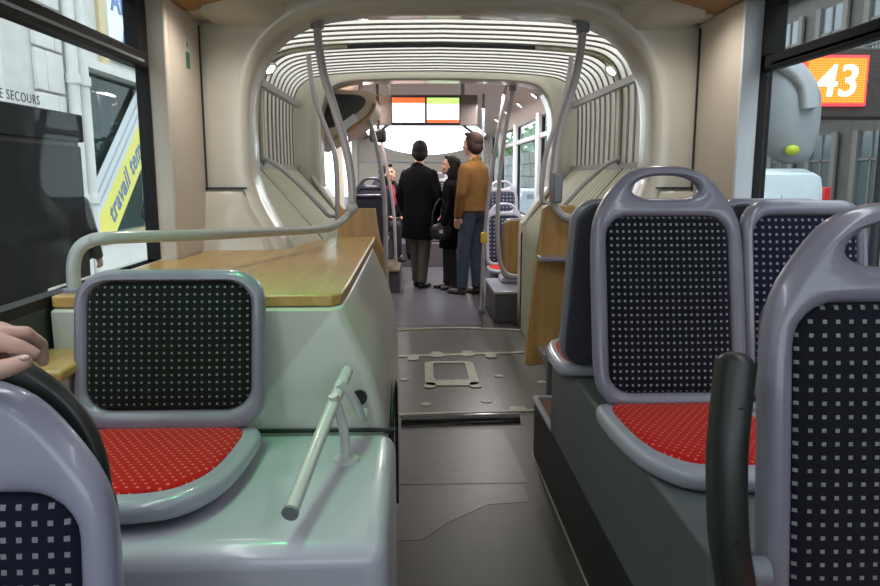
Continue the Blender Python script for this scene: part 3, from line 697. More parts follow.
# ------------------------------------------------------------------ poles and handrails around the gangway
def stanchion(label, pts, r=.0175, flange=True, mat=None, collars=(), name='stanchion', group=None, base=True):
    P0 = pts[-1]
    t = thing(name, label, 'pole', P0, group=group)
    obj('tube', MB().tube(rel(t, pts), r, 12), mat or m_pole, t, smooth=60)
    if flange:
        a = Vector(pts[0]) - Vector(P0)
        obj('ceiling_flange', MB().cyl(a + Vector((0, 0, -.012)), a + Vector((0, 0, .006)), .055, .05), m_collar, t, smooth=40)
        obj('flange_collar', MB().cyl(a + Vector((0, 0, -.06)), a + Vector((0, 0, -.012)), r * 1.5, r * 1.7), m_collar, t, smooth=40)
    return t
s1 = stanchion('curved grey pole at the left of the near portal above the counter', [(-.455, 3.56, 2.108), (-.452, 3.56, 1.99), (-.430, 3.56, 1.84), (-.385, 3.56, 1.69), (-.345, 3.56, 1.55), (-.318, 3.56, 1.42), (-.308, 3.56, 1.31), (-.308, 3.56, 1.235)], .020)
s2 = stanchion('curved grey pole at the right of the near portal with a stop button', [(.802, 3.56, 2.10), (.798, 3.56, 1.99), (.775, 3.56, 1.84), (.735, 3.56, 1.70), (.700, 3.56, 1.56), (.684, 3.56, 1.42), (.678, 3.56, 1.30), (.690, 3.56, 1.22), (.735, 3.55, 1.17), (.80, 3.53, 1.155), (.875, 3.50, 1.15)], .020)
obj('button_box', MB().box(-.212, -.165, -.03, .09, .085, .23), m_collar, s2, bevel=.012)
obj('stop_button', MB().cyl((-.214, .03, .12), (-.205, .03, .12), .016), m_redp, s2)
obj('joint', MB().ell((0, 0, 0), (.035, .03, .035)), m_frame, s2, smooth=60)
s2b = stanchion('short bent grey tube below the right portal pole joint', [(.875, 3.50, 1.10), (.855, 3.48, 1.05), (.82, 3.46, 1.0), (.80, 3.46, .92), (.80, 3.46, .70), (.80, 3.46, .02)], .019, flange=False)
obj('collar', MB().cyl((.065, .03, 1.03), (.035, .01, .99), .030), m_frame, s2b, smooth=40)
s3 = stanchion('thin pole hanging beside the left bellows hoop', [(-.690, 4.92, 2.145), (-.685, 4.92, 2.06), (-.655, 4.92, 1.86), (-.585, 4.92, 1.66), (-.535, 4.92, 1.50), (-.525, 4.92, 1.30), (-.527, 4.92, 1.02)], .0165, False)
s4 = stanchion('thin pole hanging beside the right bellows hoop', [(1.040, 4.92, 2.145), (1.03, 4.92, 2.05), (.99, 4.92, 1.83), (.90, 4.92, 1.57), (.868, 4.92, 1.40), (.860, 4.92, 1.25), (.875, 4.92, 1.19), (.92, 4.92, 1.165)], .0165, False)
for s, lab in ((-1, 'left'), (1, 'right')):
    t = thing('bellows_handrail', 'slanting pale handrail on the %s slope of the bellows' % lab, 'handrail', (CX + s * .78, 4.8, 1.12), group='bellows handrails')
    obj('tube', MB().tube(rel(t, [(CX + s * 1.175, 4.83, 1.465), (CX + s * 1.13, 4.80, 1.462), (CX + s * 1.05, 4.80, 1.41), (CX + s * .93, 4.80, 1.30), (CX + s * .80, 4.80, 1.16), (CX + s * .76, 4.82, 1.11), (CX + s * .72, 4.86, 1.10)]), .0165, 12), m_pole, t, smooth=60)
    obj('end_flange', MB().ell((s * .393, .03, .345), (.012, .035, .035)), m_collar, t, smooth=60)
# rear section poles
stanchion('pale bent pole by the rear exit door', [(-.500, 7.0, 2.25), (-.497, 7.0, 2.12), (-.45, 7.0, 1.95), (-.378, 7.0, 1.70), (-.33, 7.0, 1.45), (-.295, 7.0, 1.15), (-.288, 7.0, .70), (-.285, 7.0, .02)], .022, flange=False)
stanchion('slim pinkish pole beside the seated woman', [(-.47, 8.35, 2.22), (-.40, 8.35, 1.85), (-.30, 8.35, 1.35), (-.245, 8.35, .90), (-.225, 8.35, .32)], .018, flange=False, mat=M('pinkish_painted_tube', (.52, .42, .44), .3))
pv = stanchion('slanting grey pole with a yellow tag at the rear right box', [(.885, 7.1, 2.26), (.80, 7.1, 1.75), (.71, 7.1, 1.05), (.672, 7.1, .55), (.66, 7.1, .02)], .017, flange=False)
obj('yellow_tag', MB().box(-.012, .05, -.03, .03, .68, .79), m_yellow, pv, bevel=.015)
obj('foot', MB().cyl((0, 0, -.018), (0, 0, .02), .034), m_collar, pv, smooth=40)
stanchion('bent grey pole hooking round to the rear right box', [(.875, 6.62, 2.17), (.87, 6.62, 2.08), (.83, 6.62, 1.85), (.795, 6.62, 1.59), (.765, 6.62, 1.25), (.757, 6.62, .95), (.775, 6.62, .62), (.82, 6.62, .49), (.88, 6.62, .445), (.96, 6.62, .44)], .020)
stanchion('dark slim pole in front of the screens on the right', [(.80, 8.6, 2.30), (.80, 8.6, 1.9), (.79, 8.6, 1.0), (.79, 8.6, .02)], .016, flange=False, mat=m_collar)

# ------------------------------------------------------------------ rear fittings
hd = thing('door_header_cover', 'bulging tan and white cover hanging above the rear exit door', 'cover', (-.55, 7.0, 1.7))
def hrel(p): return [(x + .55, z - 1.7) for x, z in p]
shape = spline2([(-.98, 1.62), (-.72, 1.69), (-.58, 1.775), (-.42, 1.89), (-.345, 2.01), (-.40, 2.11), (-.60, 2.13), (-.98, 2.10)], 3)
obj('cover_shell', MB().prism(hrel(shape), 'y', -.25, .75), M('cream_cover', (.55, .44, .33), .4, noise=.05), hd, bevel=.03, seg=3)
obj('tan_rim', MB().tube([(p[0], -.255, p[1]) for p in hrel([(-.74, 1.70), (-.58, 1.79), (-.42, 1.905), (-.36, 2.01)])], .016, 8), m_tan, hd, smooth=60)
obj('opening_shade_panel', MB().prism(hrel(spline2([(-.93, 1.80), (-.74, 1.80), (-.56, 1.90), (-.45, 2.0), (-.47, 2.07), (-.62, 2.09), (-.93, 2.06)], 3)), 'y', -.262, -.24), m_blackp, hd)  # black panel stands in for the shade inside the open end
obj('notice_plate', MB().bar([(-.10, -.262, .105), (.02, -.262, .19)], .004, .075, smooth=1, up=(-.57, 0, .82)), m_white, hd)
cm_ = thing('ceiling_camera', 'black camera box hanging below the rear ceiling', 'camera', (-.40, 8.0, 1.72))
obj('housing', MB().box(-.09, .09, -.1, .1, 0, .14), m_blackp, cm_, bevel=.03); obj('bracket', MB().cyl((0, 0, .13), (0, 0, .70), .015), m_blackp, cm_)
sc_ = thing('screen_unit', 'twin passenger screens with red and green bands below the rear ceiling', 'screen', (.12, 8.0, 1.93))
obj('housing', MB().box(-.56, .56, .005, .07, -.03, .295), M('grey_brown_housing', (.15, .12, .11), .5), sc_, bevel=.01)
obj('bezel', MB().box(-.375, .375, -.012, .006, -.015, .275), m_black, sc_)
for x0, x1, k in ((-.362, -.010, 0), (.012, .360, 1)):
    p_ = obj('display', MB().box(x0, x1, -.016, -.011, .0, .26), m_screenw, sc_)
    if k == 0:
        obj('red_band', MB().box(x0, x1, -.0185, -.016, .205, .26), m_screenr, p_)
        for i in range(15): obj('red_tick', MB().box(x0 + .012 + i * .0226, x0 + .020 + i * .0226, -.0180, -.016, .192, .206), m_screenr, p_)
    else:
        obj('green_band', MB().box(x0, x1, -.0185, -.016, .195, .26), m_screeng, p_); obj('red_band', MB().box(x0, x1, -.0185, -.016, 0, .03), m_screenr, p_)
for x in (-.4, .4): obj('hanger', MB().box(x - .02, x + .02, .02, .06, .29, .44), m_collar, sc_)

bx1 = thing('wheel_box', 'grey box with a pale top at the rear right beside the bellows', 'plinth', (1.04, 7.0, 0))
obj('body', MB().box(-.30, .29, -.38, .48, 0, .27), M('dark_grey_panel', (.075, .07, .075), .5), bx1, bevel=.01); obj('top', MB().box(-.31, .29, -.40, .49, .27, .30), m_pan, bx1, bevel=.008)
bx2 = thing('seat_platform', 'mauve platform with a tan top under the rear left seats', 'plinth', (-.6, 9.2, 0))
obj('body', MB().box(-.40, .41, -.85, .85, 0, .25), M('mauve_riser', (.085, .066, .078), .5), bx2, bevel=.01); obj('top', MB().box(-.40, .42, -.87, .86, .25, .28), M('tan_worn_top', (.20, .15, .10), .5, noise=.2), bx2, bevel=.006)
bx3 = thing('rear_bench_platform', 'raised platform across the rear end of the bus', 'plinth', (.17, 11.8, 0))
obj('body', MB().box(-1.15, 1.15, -1.0, 1.1, 0, .36), M('mauve_riser_rear', (.09, .075, .085), .5), bx3, bevel=.01)
m_lav = M('pale_lavender_plastic', (.42, .43, .50), .3, noise=.05)
seat('bus_seat', 'oak-backed bus seat facing away on the grey rear box', (1.06, 7.12, .30), math.pi, 'mid', .05, .42, .10, m_dotg, None, M('green_grey_rim', (.17, .19, .18), .4), m_woodv)
seat('bus_seat', 'pale seat with handle and navy dotted back behind the oak-backed seat', (1.0, 8.05, 0), 0, 'tall', .36, .42, .10, m_dotg, None, m_lav, legs=2)
seat('bus_seat', 'tall pale seat behind the handled seat on the rear right', (1.09, 9.1, 0), 0, 'tall', .60, .42, .10, m_dotg, None, m_lav, legs=2)
seat('bus_seat', 'pale high seat showing between the standing people', (.36, 11.3, .36), 0, 'tall', .35, .45, .10, m_dotg, None, m_lav, legs=2)
seat('bus_seat', 'pale high seat at the far right rear corner', (.95, 11.3, .36), 0, 'tall', .35, .45, .10, m_dotg, None, m_lav, legs=2)
m_dkf = M('dark_navy_plastic', (.03, .032, .05), .4)
seat('bus_seat', 'dark navy seat back above the oak end board', (-.52, 8.0, 0), 0, 'mid', .56, .42, .05, M('dark_navy_cloth', (.018, .02, .035), .8), None, m_dkf, legs=2)
seat('bus_seat', 'second dark navy seat back beyond the first on the rear left', (-.52, 8.75, .28), 0, 'tall', .36, .42, .05, M('dark_navy_cloth_far', (.02, .022, .038), .8), None, m_dkf, legs=2)
seat('bus_seat', 'seat carrying the seated woman on the rear left', (-.40, 9.75, .28), 0, 'tall', .38, .42, .08, m_dotg, None, m_dkf, legs=2)

# ------------------------------------------------------------------ people
def rot(v, a):
    c, s = math.cos(a), math.sin(a); return Vector((v[0] * c - v[1] * s, v[0] * s + v[1] * c, v[2]))
def hand_into(mb, wrist, d, side, k=1.0, curl=.5):
    """palm and five bent fingers hanging from the wrist along d"""
    w = Vector(wrist); d = Vector(d).normalized(); sd = Vector(side).normalized(); nn = d.cross(sd)
    pc = w + d * .045 * k
    mb.ell(pc, (.042 * k, .018 * k, .050 * k), rot=Matrix((sd, nn, d)).transposed())
    for i, (o, l) in enumerate(((-.030, .062), (-.010, .074), (.010, .070), (.029, .055))):
        p0 = w + d * .085 * k + sd * o * k
        p1 = p0 + (d * math.cos(curl * .6) + nn * math.sin(curl * .6)) * l * .5 * k
        p2 = p1 + (d * math.cos(curl * 1.6) + nn * math.sin(curl * 1.6)) * l * .5 * k
        mb.chain([p0, p1, p2], [.0100 * k, .0095 * k, .0085 * k], 8)
    t0 = w + d * .03 * k - sd * .03 * k; t1 = t0 + (d * .7 - sd * .55 + nn * .4) * .035 * k; t2 = t1 + (d * .95 + nn * .3) * .03 * k
    mb.chain([t0, t1, t2], [.014 * k, .0115 * k, .0095 * k], 8)
def person(label, loc, rz, h, top, bottom, shoes, hair, arms, legs, head_yaw=0, head_pitch=0, coat_len=.95, hips=.0, slim=1.0, long_hair=False, collar=True, scarf=None, seated=False, torso_shift=None, top_name='coat'):
    """front is -Y; arms/legs: two (shoulder|hip, elbow|knee, wrist|ankle) triples for a 1.75 m figure"""
    k = h / 1.75; hk = 1.08
    t = thing('person', label, 'person', loc, rz)
    S = lambda p: Vector(p) * k
    dz = torso_shift or 0
    T = lambda p: Vector((p[0], p[1], p[2] + dz)) * k
    # --- skin: head, neck, torso, limbs and hands in one surface
    mb = MB()
    hr = Matrix.Rotation(head_yaw, 3, 'Z') @ Matrix.Rotation(head_pitch, 3, 'X')
    hc = T((0, -.012, 1.635))
    H = lambda p: hc + hr @ (Vector(p) * k * hk)
    def hell(c, r): mb.ell(H(c), [q * k * hk for q in r], rot=hr)
    hell((0, .012, .025), (.076, .095, .092)); hell((0, -.020, -.040), (.060, .070, .074)); hell((0, -.050, -.092), (.030, .030, .024))
    hell((0, -.098, -.022), (.013, .018, .028)); hell((0, -.090, -.038), (.018, .014, .011)); hell((0, -.080, .018), (.055, .018, .014)); hell((0, -.086, -.066), (.024, .012, .012))
    for s in (-1, 1): hell((s * .078, .012, -.018), (.010, .020, .032)); hell((s * .044, -.062, -.034), (.022, .022, .022))
    mb.chain([T((0, .02, 1.40)), T((0, .014, 1.50)), H((0, .015, -.06))], [.062 * k, .054 * k, .054 * k])
    for z, rx, ry in ((1.36, .15, .085), (1.22, .145, .095), (1.06, .125, .085), (.95, .145, .095)): mb.ell(T((0, .01, z)), (rx * k * slim, ry * k, .12 * k))
    for (a, b, c), s in zip(arms, (-1, 1)):
        mb.chain([T(a) * .97 + Vector((0, 0, -.02 * k)), T(b), T(c)], [.036 * k, .034 * k, .027 * k])
        d = (T(c) - T(b)).normalized(); hand_into(mb, T(c), d, Vector((0, -s * 1.0, 0)) if abs(d.y) < .8 else Vector((1, 0, 0)), k)
    for a, b, c in legs: mb.chain([S(a), S(b), S(c)], [.075 * k, .05 * k, .036 * k])
    obj('body', blob(mb, .0085, 1), m_skin, t)
    for s in (-1, 1):
        obj('eye', MB().ell(H((s * .031, -.083, .001)), (.010 * k, .006 * k, .006 * k), 8, 6), m_eye, t, smooth=60)
    obj('mouth', MB().ell(H((0, -.097, -.066)), (.020 * k, .004 * k, .006 * k), 8, 6), m_lip, t, smooth=60)
    # --- hair
    k0 = k; k = k * hk
    mb = MB(); mb.ell(H((0, .026, .042)), (.086 * k, .096 * k, .088 * k), rot=hr); mb.ell(H((0, .055, -.02)), (.078 * k, .068 * k, .075 * k), rot=hr)
    for s in (-1, 1): mb.ell(H((s * .062, .035, .0)), (.025 * k, .05 * k, .06 * k), rot=hr)
    mb.ell(H((0, -.052, .088)), (.06 * k, .035 * k, .022 * k), rot=hr)
    if long_hair:
        mb.ell(H((0, .075, -.085)), (.078 * k, .050 * k, .13 * k), rot=hr)
        for s in (-1, 1): mb.ell(H((s * .066, .035, -.06)), (.026 * k, .05 * k, .10 * k), rot=hr)
    obj('hair', blob(mb, .009, 2), hair, t); k = k0
    # --- upper clothing
    mb = MB()
    prof_ = [(1.475, .072, .07, .018), (1.45, .115, .088, .015), (1.425, .168, .100, .012), (1.38, .208, .115, .012), (1.31, .212, .125, .01), (1.22, .196, .132, .006), (1.08, .180, .128, .004), (.98, .190, .136, 0)]
    zz = .98
    while zz > coat_len + .001:
        zz = max(zz - .12, coat_len); prof_.append((zz, .198 + (.98 - zz) * .06, .140 + (.98 - zz) * .04, 0))
    rings = []
    for z, rx, ry, cy in prof_:
        rings.append([T((rx * slim * math.cos(2 * math.pi * j / 28) * (1 + .015 * math.sin(5 * j + z * 9)), cy + ry * math.sin(2 * math.pi * j / 28), z)) for j in range(28)])
    mb.loft(rings)
    for a, b, c in arms:
        e = T(b) + (T(c) - T(b)) * .94
        mb.chain([T(a) + Vector((0, 0, -.035 * k)), T(b), e], [.066 * k, .058 * k, .046 * k])
        mb.cyl(e, e + (T(c) - T(b)).normalized() * .02, .046 * k, .046 * k)
    if collar: mb.chain([T((-.06, .05, 1.475)), T((0, .075, 1.49)), T((.06, .05, 1.475))], [.026 * k, .03 * k, .026 * k])
    obj(top_name, blob(mb, .0095, 3), top, t)
    if scarf: obj('scarf', blob(MB().chain([T((-.06, -.02, 1.46)), T((0, -.07, 1.44)), T((.06, -.02, 1.46)), T((.03, -.12, 1.36)), T((.02, -.145, 1.22))], [.035 * k] * 3 + [.03 * k] * 2), .009, 2), scarf, t)
    # --- trousers
    mb = MB()
    for a, b, c in legs:
        A, B, C_ = S(a), S(b), S(c)
        mb.chain([A, B, C_ + (B - C_).normalized() * .03], [.098 * k * slim, .074 * k, .062 * k])
        mb.cyl(C_ + (B - C_).normalized() * .03, C_ + (C_ - B).normalized() * .01, .062 * k, .064 * k)
    la, ra = S(legs[0][0]), S(legs[1][0])
    mb.ell((la + ra) / 2 + Vector((0, .005, .04)), (.165 * k * slim, .125 * k, .12 * k))
    obj('trousers', blob(mb, .0095, 3), bottom, t)
    # --- shoes
    for a, b, c in legs:
        A = S(c); ft = Vector((0, -1, 0)); zf = A.z - .085 * k
        mb = MB(); mb.ell(A + Vector((0, .0, -.045 * k)), (.046 * k, .062 * k, .045 * k)); mb.ell(A + Vector((0, -.085 * k, -.056 * k)), (.046 * k, .115 * k, .034 * k))
        mb.ell(A + Vector((0, -.15 * k, -.064 * k)), (.042 * k, .05 * k, .024 * k))
        o = obj('shoe', blob(mb, .008, 2), shoes, t)
        zs = [v.co.z for v in o.data.vertices]
        for v in o.data.vertices: v.co.z = max(v.co.z, zf)
    return t
ARM = lambda s, ex=0, ey=.02, wx=0, wy=-.03: ((s * .185, .01, 1.40), (s * (.235 + ex), ey, 1.12), (s * (.225 + wx), wy, .87))
LEG = lambda s, dx=0, dy=0: ((s * .09, 0, .90), (s * (.095 + dx * .5), dy * .5 - .02, .50), (s * (.10 + dx), dy, .085))
# man in the black coat, back to the camera
person('man in a long black coat and taupe trousers standing with his back turned', (.055, 8.8, 0), math.pi - .55, 1.76, m_coat, m_trous, m_leath, m_hair,
       [ARM(-1, .03, .02, -.06, -.12), ARM(1, .03, .03, .0, -.05)], [LEG(-1, -.04, .06), LEG(1, -.04, -.03)], head_yaw=.5, head_pitch=-.15, coat_len=.60, slim=1.13)
# man in the tan jacket, back to the camera, looking up to the left
person('man in a tan suede jacket and blue jeans standing beside the yellow-tagged pole', (.655, 8.25, 0), math.pi + .95, 1.83, m_tanj, m_jeans, m_shoe, m_hairb,
       [ARM(-1, .0, .03, -.03, -.06), ARM(1, .0, .0, -.02, -.06)], [LEG(-1, -.02, .02), LEG(1, -.02, -.08)], head_yaw=-.2, head_pitch=-.12, coat_len=.92, slim=.95, top_name='jacket')
# woman in black, seen in profile looking left and up
person('woman in black with dark hair standing in profile between the two men', (.425, 8.62, 0), -math.pi / 2 - .15, 1.58, m_coat, M('black_leggings', (.012, .012, .014), .8), m_leath, m_hair,
       [ARM(-1, .0, .02, -.06, -.16), ARM(1, .0, .03, -.02, -.08)], [LEG(-1, -.02, -.05), LEG(1, -.03, .06)], head_pitch=-.22, coat_len=.56, slim=.88, long_hair=True)
# seated woman on the rear left
person('woman in dark clothes with a red scarf sitting on the rear left, looking up', (-.36, 9.62, .28), .55, 1.64, m_dark, M('dark_blue_trousers', (.02, .022, .035), .85), m_leath, m_hair,
       [((-.185, .01, 1.40), (-.225, -.02, 1.14), (-.12, -.24, 1.06)), ((.185, .01, 1.40), (.225, -.02, 1.14), (.10, -.25, 1.05))],
       [((-.09, 0, .47), (-.11, -.42, .47), (-.11, -.44, .085)), ((.09, 0, .47), (.10, -.42, .47), (.10, -.44, .085))],
       head_yaw=.5, head_pitch=-.35, coat_len=.93, slim=.92, long_hair=True, scarf=m_red, torso_shift=-.46, top_name='jacket')
# black shoulder bag hanging from the woman's hand
bg = thing('handbag', 'black leather handbag hanging beside the woman in black', 'bag', (.30, 8.45, .62))
obj('pouch', blob(MB().ell((0, 0, .10), (.13, .055, .10)).ell((0, 0, .05), (.12, .06, .06)), .01, 2), m_leath, bg)
obj('strap', MB().tube([(-.10, 0, .14), (-.09, .03, .32), (.0, .08, .48), (.09, .03, .32), (.10, 0, .14)], .009, 8), m_leath, bg, smooth=60)
obj('buckle', MB().box(-.02, .02, -.066, -.055, .08, .12), m_polew, bg)

# hand and sleeve of a passenger resting on the near left seat
hp = thing('person', 'hand and dark sleeve of a passenger gripping the lower left seat top', 'person', (-.60, .88, 1.14))
mb = MB(); o_ = Vector((-.60, .88, 1.14)); q = lambda *p: Vector(p) - o_
mb.ell(q(-.553, .895, 1.166), (.042, .036, .026)); mb.ell(q(-.535, .90, 1.168), (.034, .034, .022))
mb.chain([q(-.60, .90, 1.165), q(-.68, .915, 1.175), q(-.82, .94, 1.16)], [.029, .031, .036])
# four fingers folding over the far edge, index nearest the aisle
for x0, kz, ex in ((-.512, .0, .014), (-.530, .003, .008), (-.550, .003, .002), (-.568, .0, -.004)):
    mb.chain([q(x0 - .012, .888, 1.176 + kz), q(x0 + ex, .915, 1.170 + kz), q(x0 + ex + .006, .938, 1.150), q(x0 + ex + .006, .940, 1.128)], [.0115, .0108, .0098, .0085], 10)
# thumb lying along the top, pointing to the aisle
mb.chain([q(-.560, .862, 1.148), q(-.525, .850, 1.140), q(-.492, .846, 1.142), q(-.466, .848, 1.150)], [.0165, .0140, .0122, .0102], 12)
mb.chain([q(-.545, .87, 1.172), q(-.512, .872, 1.172), q(-.487, .880, 1.160), q(-.474, .886, 1.150)], [.0125, .0118, .0108, .0092], 12)
hb = obj('body', blob(mb, .0035, 3), m_skinh, hp)
nail = obj('thumb_nail', MB().ell(q(-.463, .844, 1.157), (.007, .006, .0035), 10, 6), M('nail', (.68, .45, .40), .3), hp, smooth=60)
obj('sleeve', blob(MB().chain([q(-.70, .918, 1.175), q(-.82, .94, 1.16), q(-1.0, .96, 1.12)], [.045, .052, .06]).cyl(q(-.672, .914, 1.176), q(-.70, .918, 1.175), .043, .046), .008, 2), m_dark, hp)

# ------------------------------------------------------------------ outside: left side of the street
m_asph = M('asphalt', (.10, .10, .105), .9, noise=.3, nscale=40)
struct('ground', MB().box(-30, 30, -30, 60, -.45, -.38), m_asph, 'grey street surface outside')
pave = struct('pavement_left', MB().box(-4.6, -1.9, -10, 30, -.38, -.22), M('pale_pavement', (.34, .34, .34), .85, noise=.15), 'pale pavement along the left facade')
m_stone = M('pale_stone', (.68, .67, .63), .85, noise=.12, nscale=5, bump=.3, bscale=60)
m_stone2 = M('pale_stone_trim', (.74, .73, .70), .8, noise=.08, nscale=5)
m_dkglass = M('dark_shop_glass', (.06, .085, .085), .12, noise=.5, nscale=1.2)
fl = thing('shop_facade', 'pale stone shop building across the pavement on the left', 'building', (-4.6, 8, -.22))
def fbox(name, mat, y0, y1, z0, z1, d0, d1, par=None, **k):
    """a piece of the facade: distances d measured out from the wall plane towards the street"""
    return obj(name, MB().box(d0, d1, y0 - 8, y1 - 8, z0 + .22, z1 + .22), mat, par or fl, **k)
fbox('wall', m_stone, -10, 10.35, -.22, 9, -.6, 0); fbox('wall', m_stone, 13.9, 30, -.22, 9, -.6, 0); fbox('wall', m_stone, 10.35, 13.9, 2.95, 9, -.6, 0); fbox('wall', m_stone, 10.35, 13.9, -.22, .42, -.6, 0)
# ashlar blocks beside the pipes
zz = -.2; i = 0
while zz < 4.4:
    hgt = .52
    for j, (a, b) in enumerate(((9.16, 9.66), (9.68, 9.86)) if i % 2 == 0 else ((9.16, 9.42), (9.44, 9.86))):
        fbox('stone_block', m_stone2, a, b, zz, zz + hgt - .03, 0, .05, bevel=.012)
    zz += hgt; i += 1
for a, b in ((6.0, 8.0), (3.0, 5.0)):
    fbox('window_surround', m_stone2, a - .2, a, .8, 3.6, 0, .12); fbox('window_surround', m_stone2, b, b + .25, .8, 3.6, 0, .14); fbox('window_surround', m_stone2, a - .2, b + .25, 3.0, 3.35, 0, .12)
    w = fbox('window', m_dkglass, a, b, .8, 3.0, -.02, .03)
# shop front: recess, glass, frame, sill, plinth
fbox('shop_back', M('dim_shop_interior', (.12, .15, .15), .8, noise=.4, nscale=2), 10.35, 13.9, .40, 2.95, -.6, -.55)
sg = fbox('shop_pane', glass('shop_glass', (.75, .85, .84), 1.6), 10.45, 13.8, .45, 2.88, -.16, -.15)
for a, b in ((10.35, 10.47), (13.78, 13.9)): fbox('shop_frame', m_stone2, a, b, .42, 2.95, -.2, .04)
fbox('shop_frame', m_stone2, 10.35, 13.9, 2.86, 2.98, -.2, .06); fbox('shop_sill', M('ochre_sill', (.52, .42, .22), .6, noise=.2), 10.3, 13.95, .40, .47, -.2, .12)
fbox('shop_plinth', m_stone2, 10.3, 13.95, -.22, .36, 0, .08, bevel=.02)
fbox('ochre_strip', M('ochre_paint', (.60, .50, .28), .6), 11.08, 11.34, 2.98, 5.0, 0, .05)
# drain pipes
for y0, r, lab in ((9.98, .075, 'left'), (10.26, .085, 'right')):
    dp = thing('drainpipe', 'white drainpipe on the pale facade, the %s of the pair' % lab, 'pipe', (-4.6 + .10, y0, -.22), group='drainpipes')
    obj('pipe', MB().cyl((0, 0, 0), (0, 0, 6), r), m_stone2, dp, smooth=40)
    for z in (1.2, 2.78, 4.3): obj('collar', MB().cyl((0, 0, z), (0, 0, z + .12), r * 1.25), m_stone2, dp, smooth=40)
# diagonal yellow banner in the shop window with blue words
bn = thing('banner', 'yellow diagonal banner with blue words in the shop window', 'banner', (-4.70, 10.92, .47))
ang = math.atan2(1.75, 2.15)
dirv = Vector((0, math.cos(ang), math.sin(ang))); nv = Vector((0, -math.sin(ang), math.cos(ang)))
def strip(a0, a1, l0, l1, d0, d1, name, mat):
    v = []
    for d in (d0, d1):
        for l, a in ((l0, a0), (l1, a0), (l1, a1), (l0, a1)): v.append(Vector((d, 0, 0)) + dirv * l + nv * a)
    obj(name, MB().add(v, [(0, 1, 2, 3), (7, 6, 5, 4), (0, 4, 5, 1), (1, 5, 6, 2), (2, 6, 7, 3), (3, 7, 4, 0)]), mat, bn)
strip(-.34, .24, -.1, 3.0, 0, .012, 'yellow_field', M('yellow_print', (.82, .78, .16), .6)); strip(.24, .66, -.1, 3.0, 0, .012, 'white_stripe', M('pale_grey_print', (.66, .70, .72), .6)); strip(.33, .38, -.1, 3.0, .012, .015, 'grey_line', M('grey_line_print', (.40, .45, .48), .6)); strip(.48, .53, -.1, 3.0, .012, .015, 'grey_line', M('grey_line_print_b', (.40, .45, .48), .6))
tm = text_mesh('travail temporaire', .46, .002, shear=.2, bold=.010, space=1.1)
for v in tm.vertices:
    c = v.co.copy(); v.co = Vector((.016 + c.z, 0, 0)) + dirv * (c.x * .8 + .46) + nv * (c.y - .19)
obj('lettering', tm, M('blue_print', (.10, .20, .40), .5), bn)
# shop sign above
sg_ = thing('shop_sign', 'white shop sign with blue lettering above the shop window', 'sign', (-4.6, 11.36, 3.2))
obj('board', MB().box(0.0, .06, 0, 2.4, -.1, 1.2), M('white_sign', (.80, .86, .92), .5), sg_, bevel=.01)
for txt, sz, y0, z0, sh_ in (('Ato', .52, .14, .62, 0), ('Ro', .44, .46, .10, .25)):
    tm = text_mesh(txt, sz, .004, shear=sh_, bold=.008)
    for v in tm.vertices: c = v.co.copy(); v.co = Vector((.066 + c.z, y0 + c.x, z0 + c.y))
    obj('lettering', tm, M('blue_sign_print', (.05, .16, .45), .5), sg_)
# dark speckled kiosk standing by the kerb
m_gran = M('dark_speckled_granite', (.022, .022, .023), .9, c2=(.006, .006, .007), nscale=70, bump=.5, bscale=120, spec=.1)
ks = thing('kiosk', 'dark speckled cabinet with a coping standing outside the left window', 'cabinet', (-2.75, 3.8, -.22))
obj('body', MB().box(-.25, .25, -3.2, 1.79, 0, 1.80), m_gran, ks, bevel=.01); obj('coping', MB().box(-.27, .275, -3.2, 1.80, 1.83, 2.03), m_gran, ks, bevel=.012); obj('joint', MB().box(-.24, .24, -3.19, 1.77, 1.80, 1.83), m_black, ks)
person('pedestrian in a black jacket partly hidden behind the dark outdoor cabinet', (-3.14, 6.62, -.22), 2.9, 1.72, m_leath, m_jeans, m_leath, m_hair, [ARM(-1, .05, .05, 0, -.1), ARM(1, .05, .05, 0, -.15)], [LEG(-1), LEG(1)], coat_len=.85, top_name='jacket')
person('pedestrian in a black leather jacket beyond the left window pillar', (-3.2, 9.25, -.22), 1.3, 1.74, m_leath, m_dark, m_leath, m_hairb, [ARM(-1, .05, .05, 0, -.1), ARM(1, .05, .05, 0, -.15)], [LEG(-1), LEG(1)], coat_len=.85, top_name='jacket')

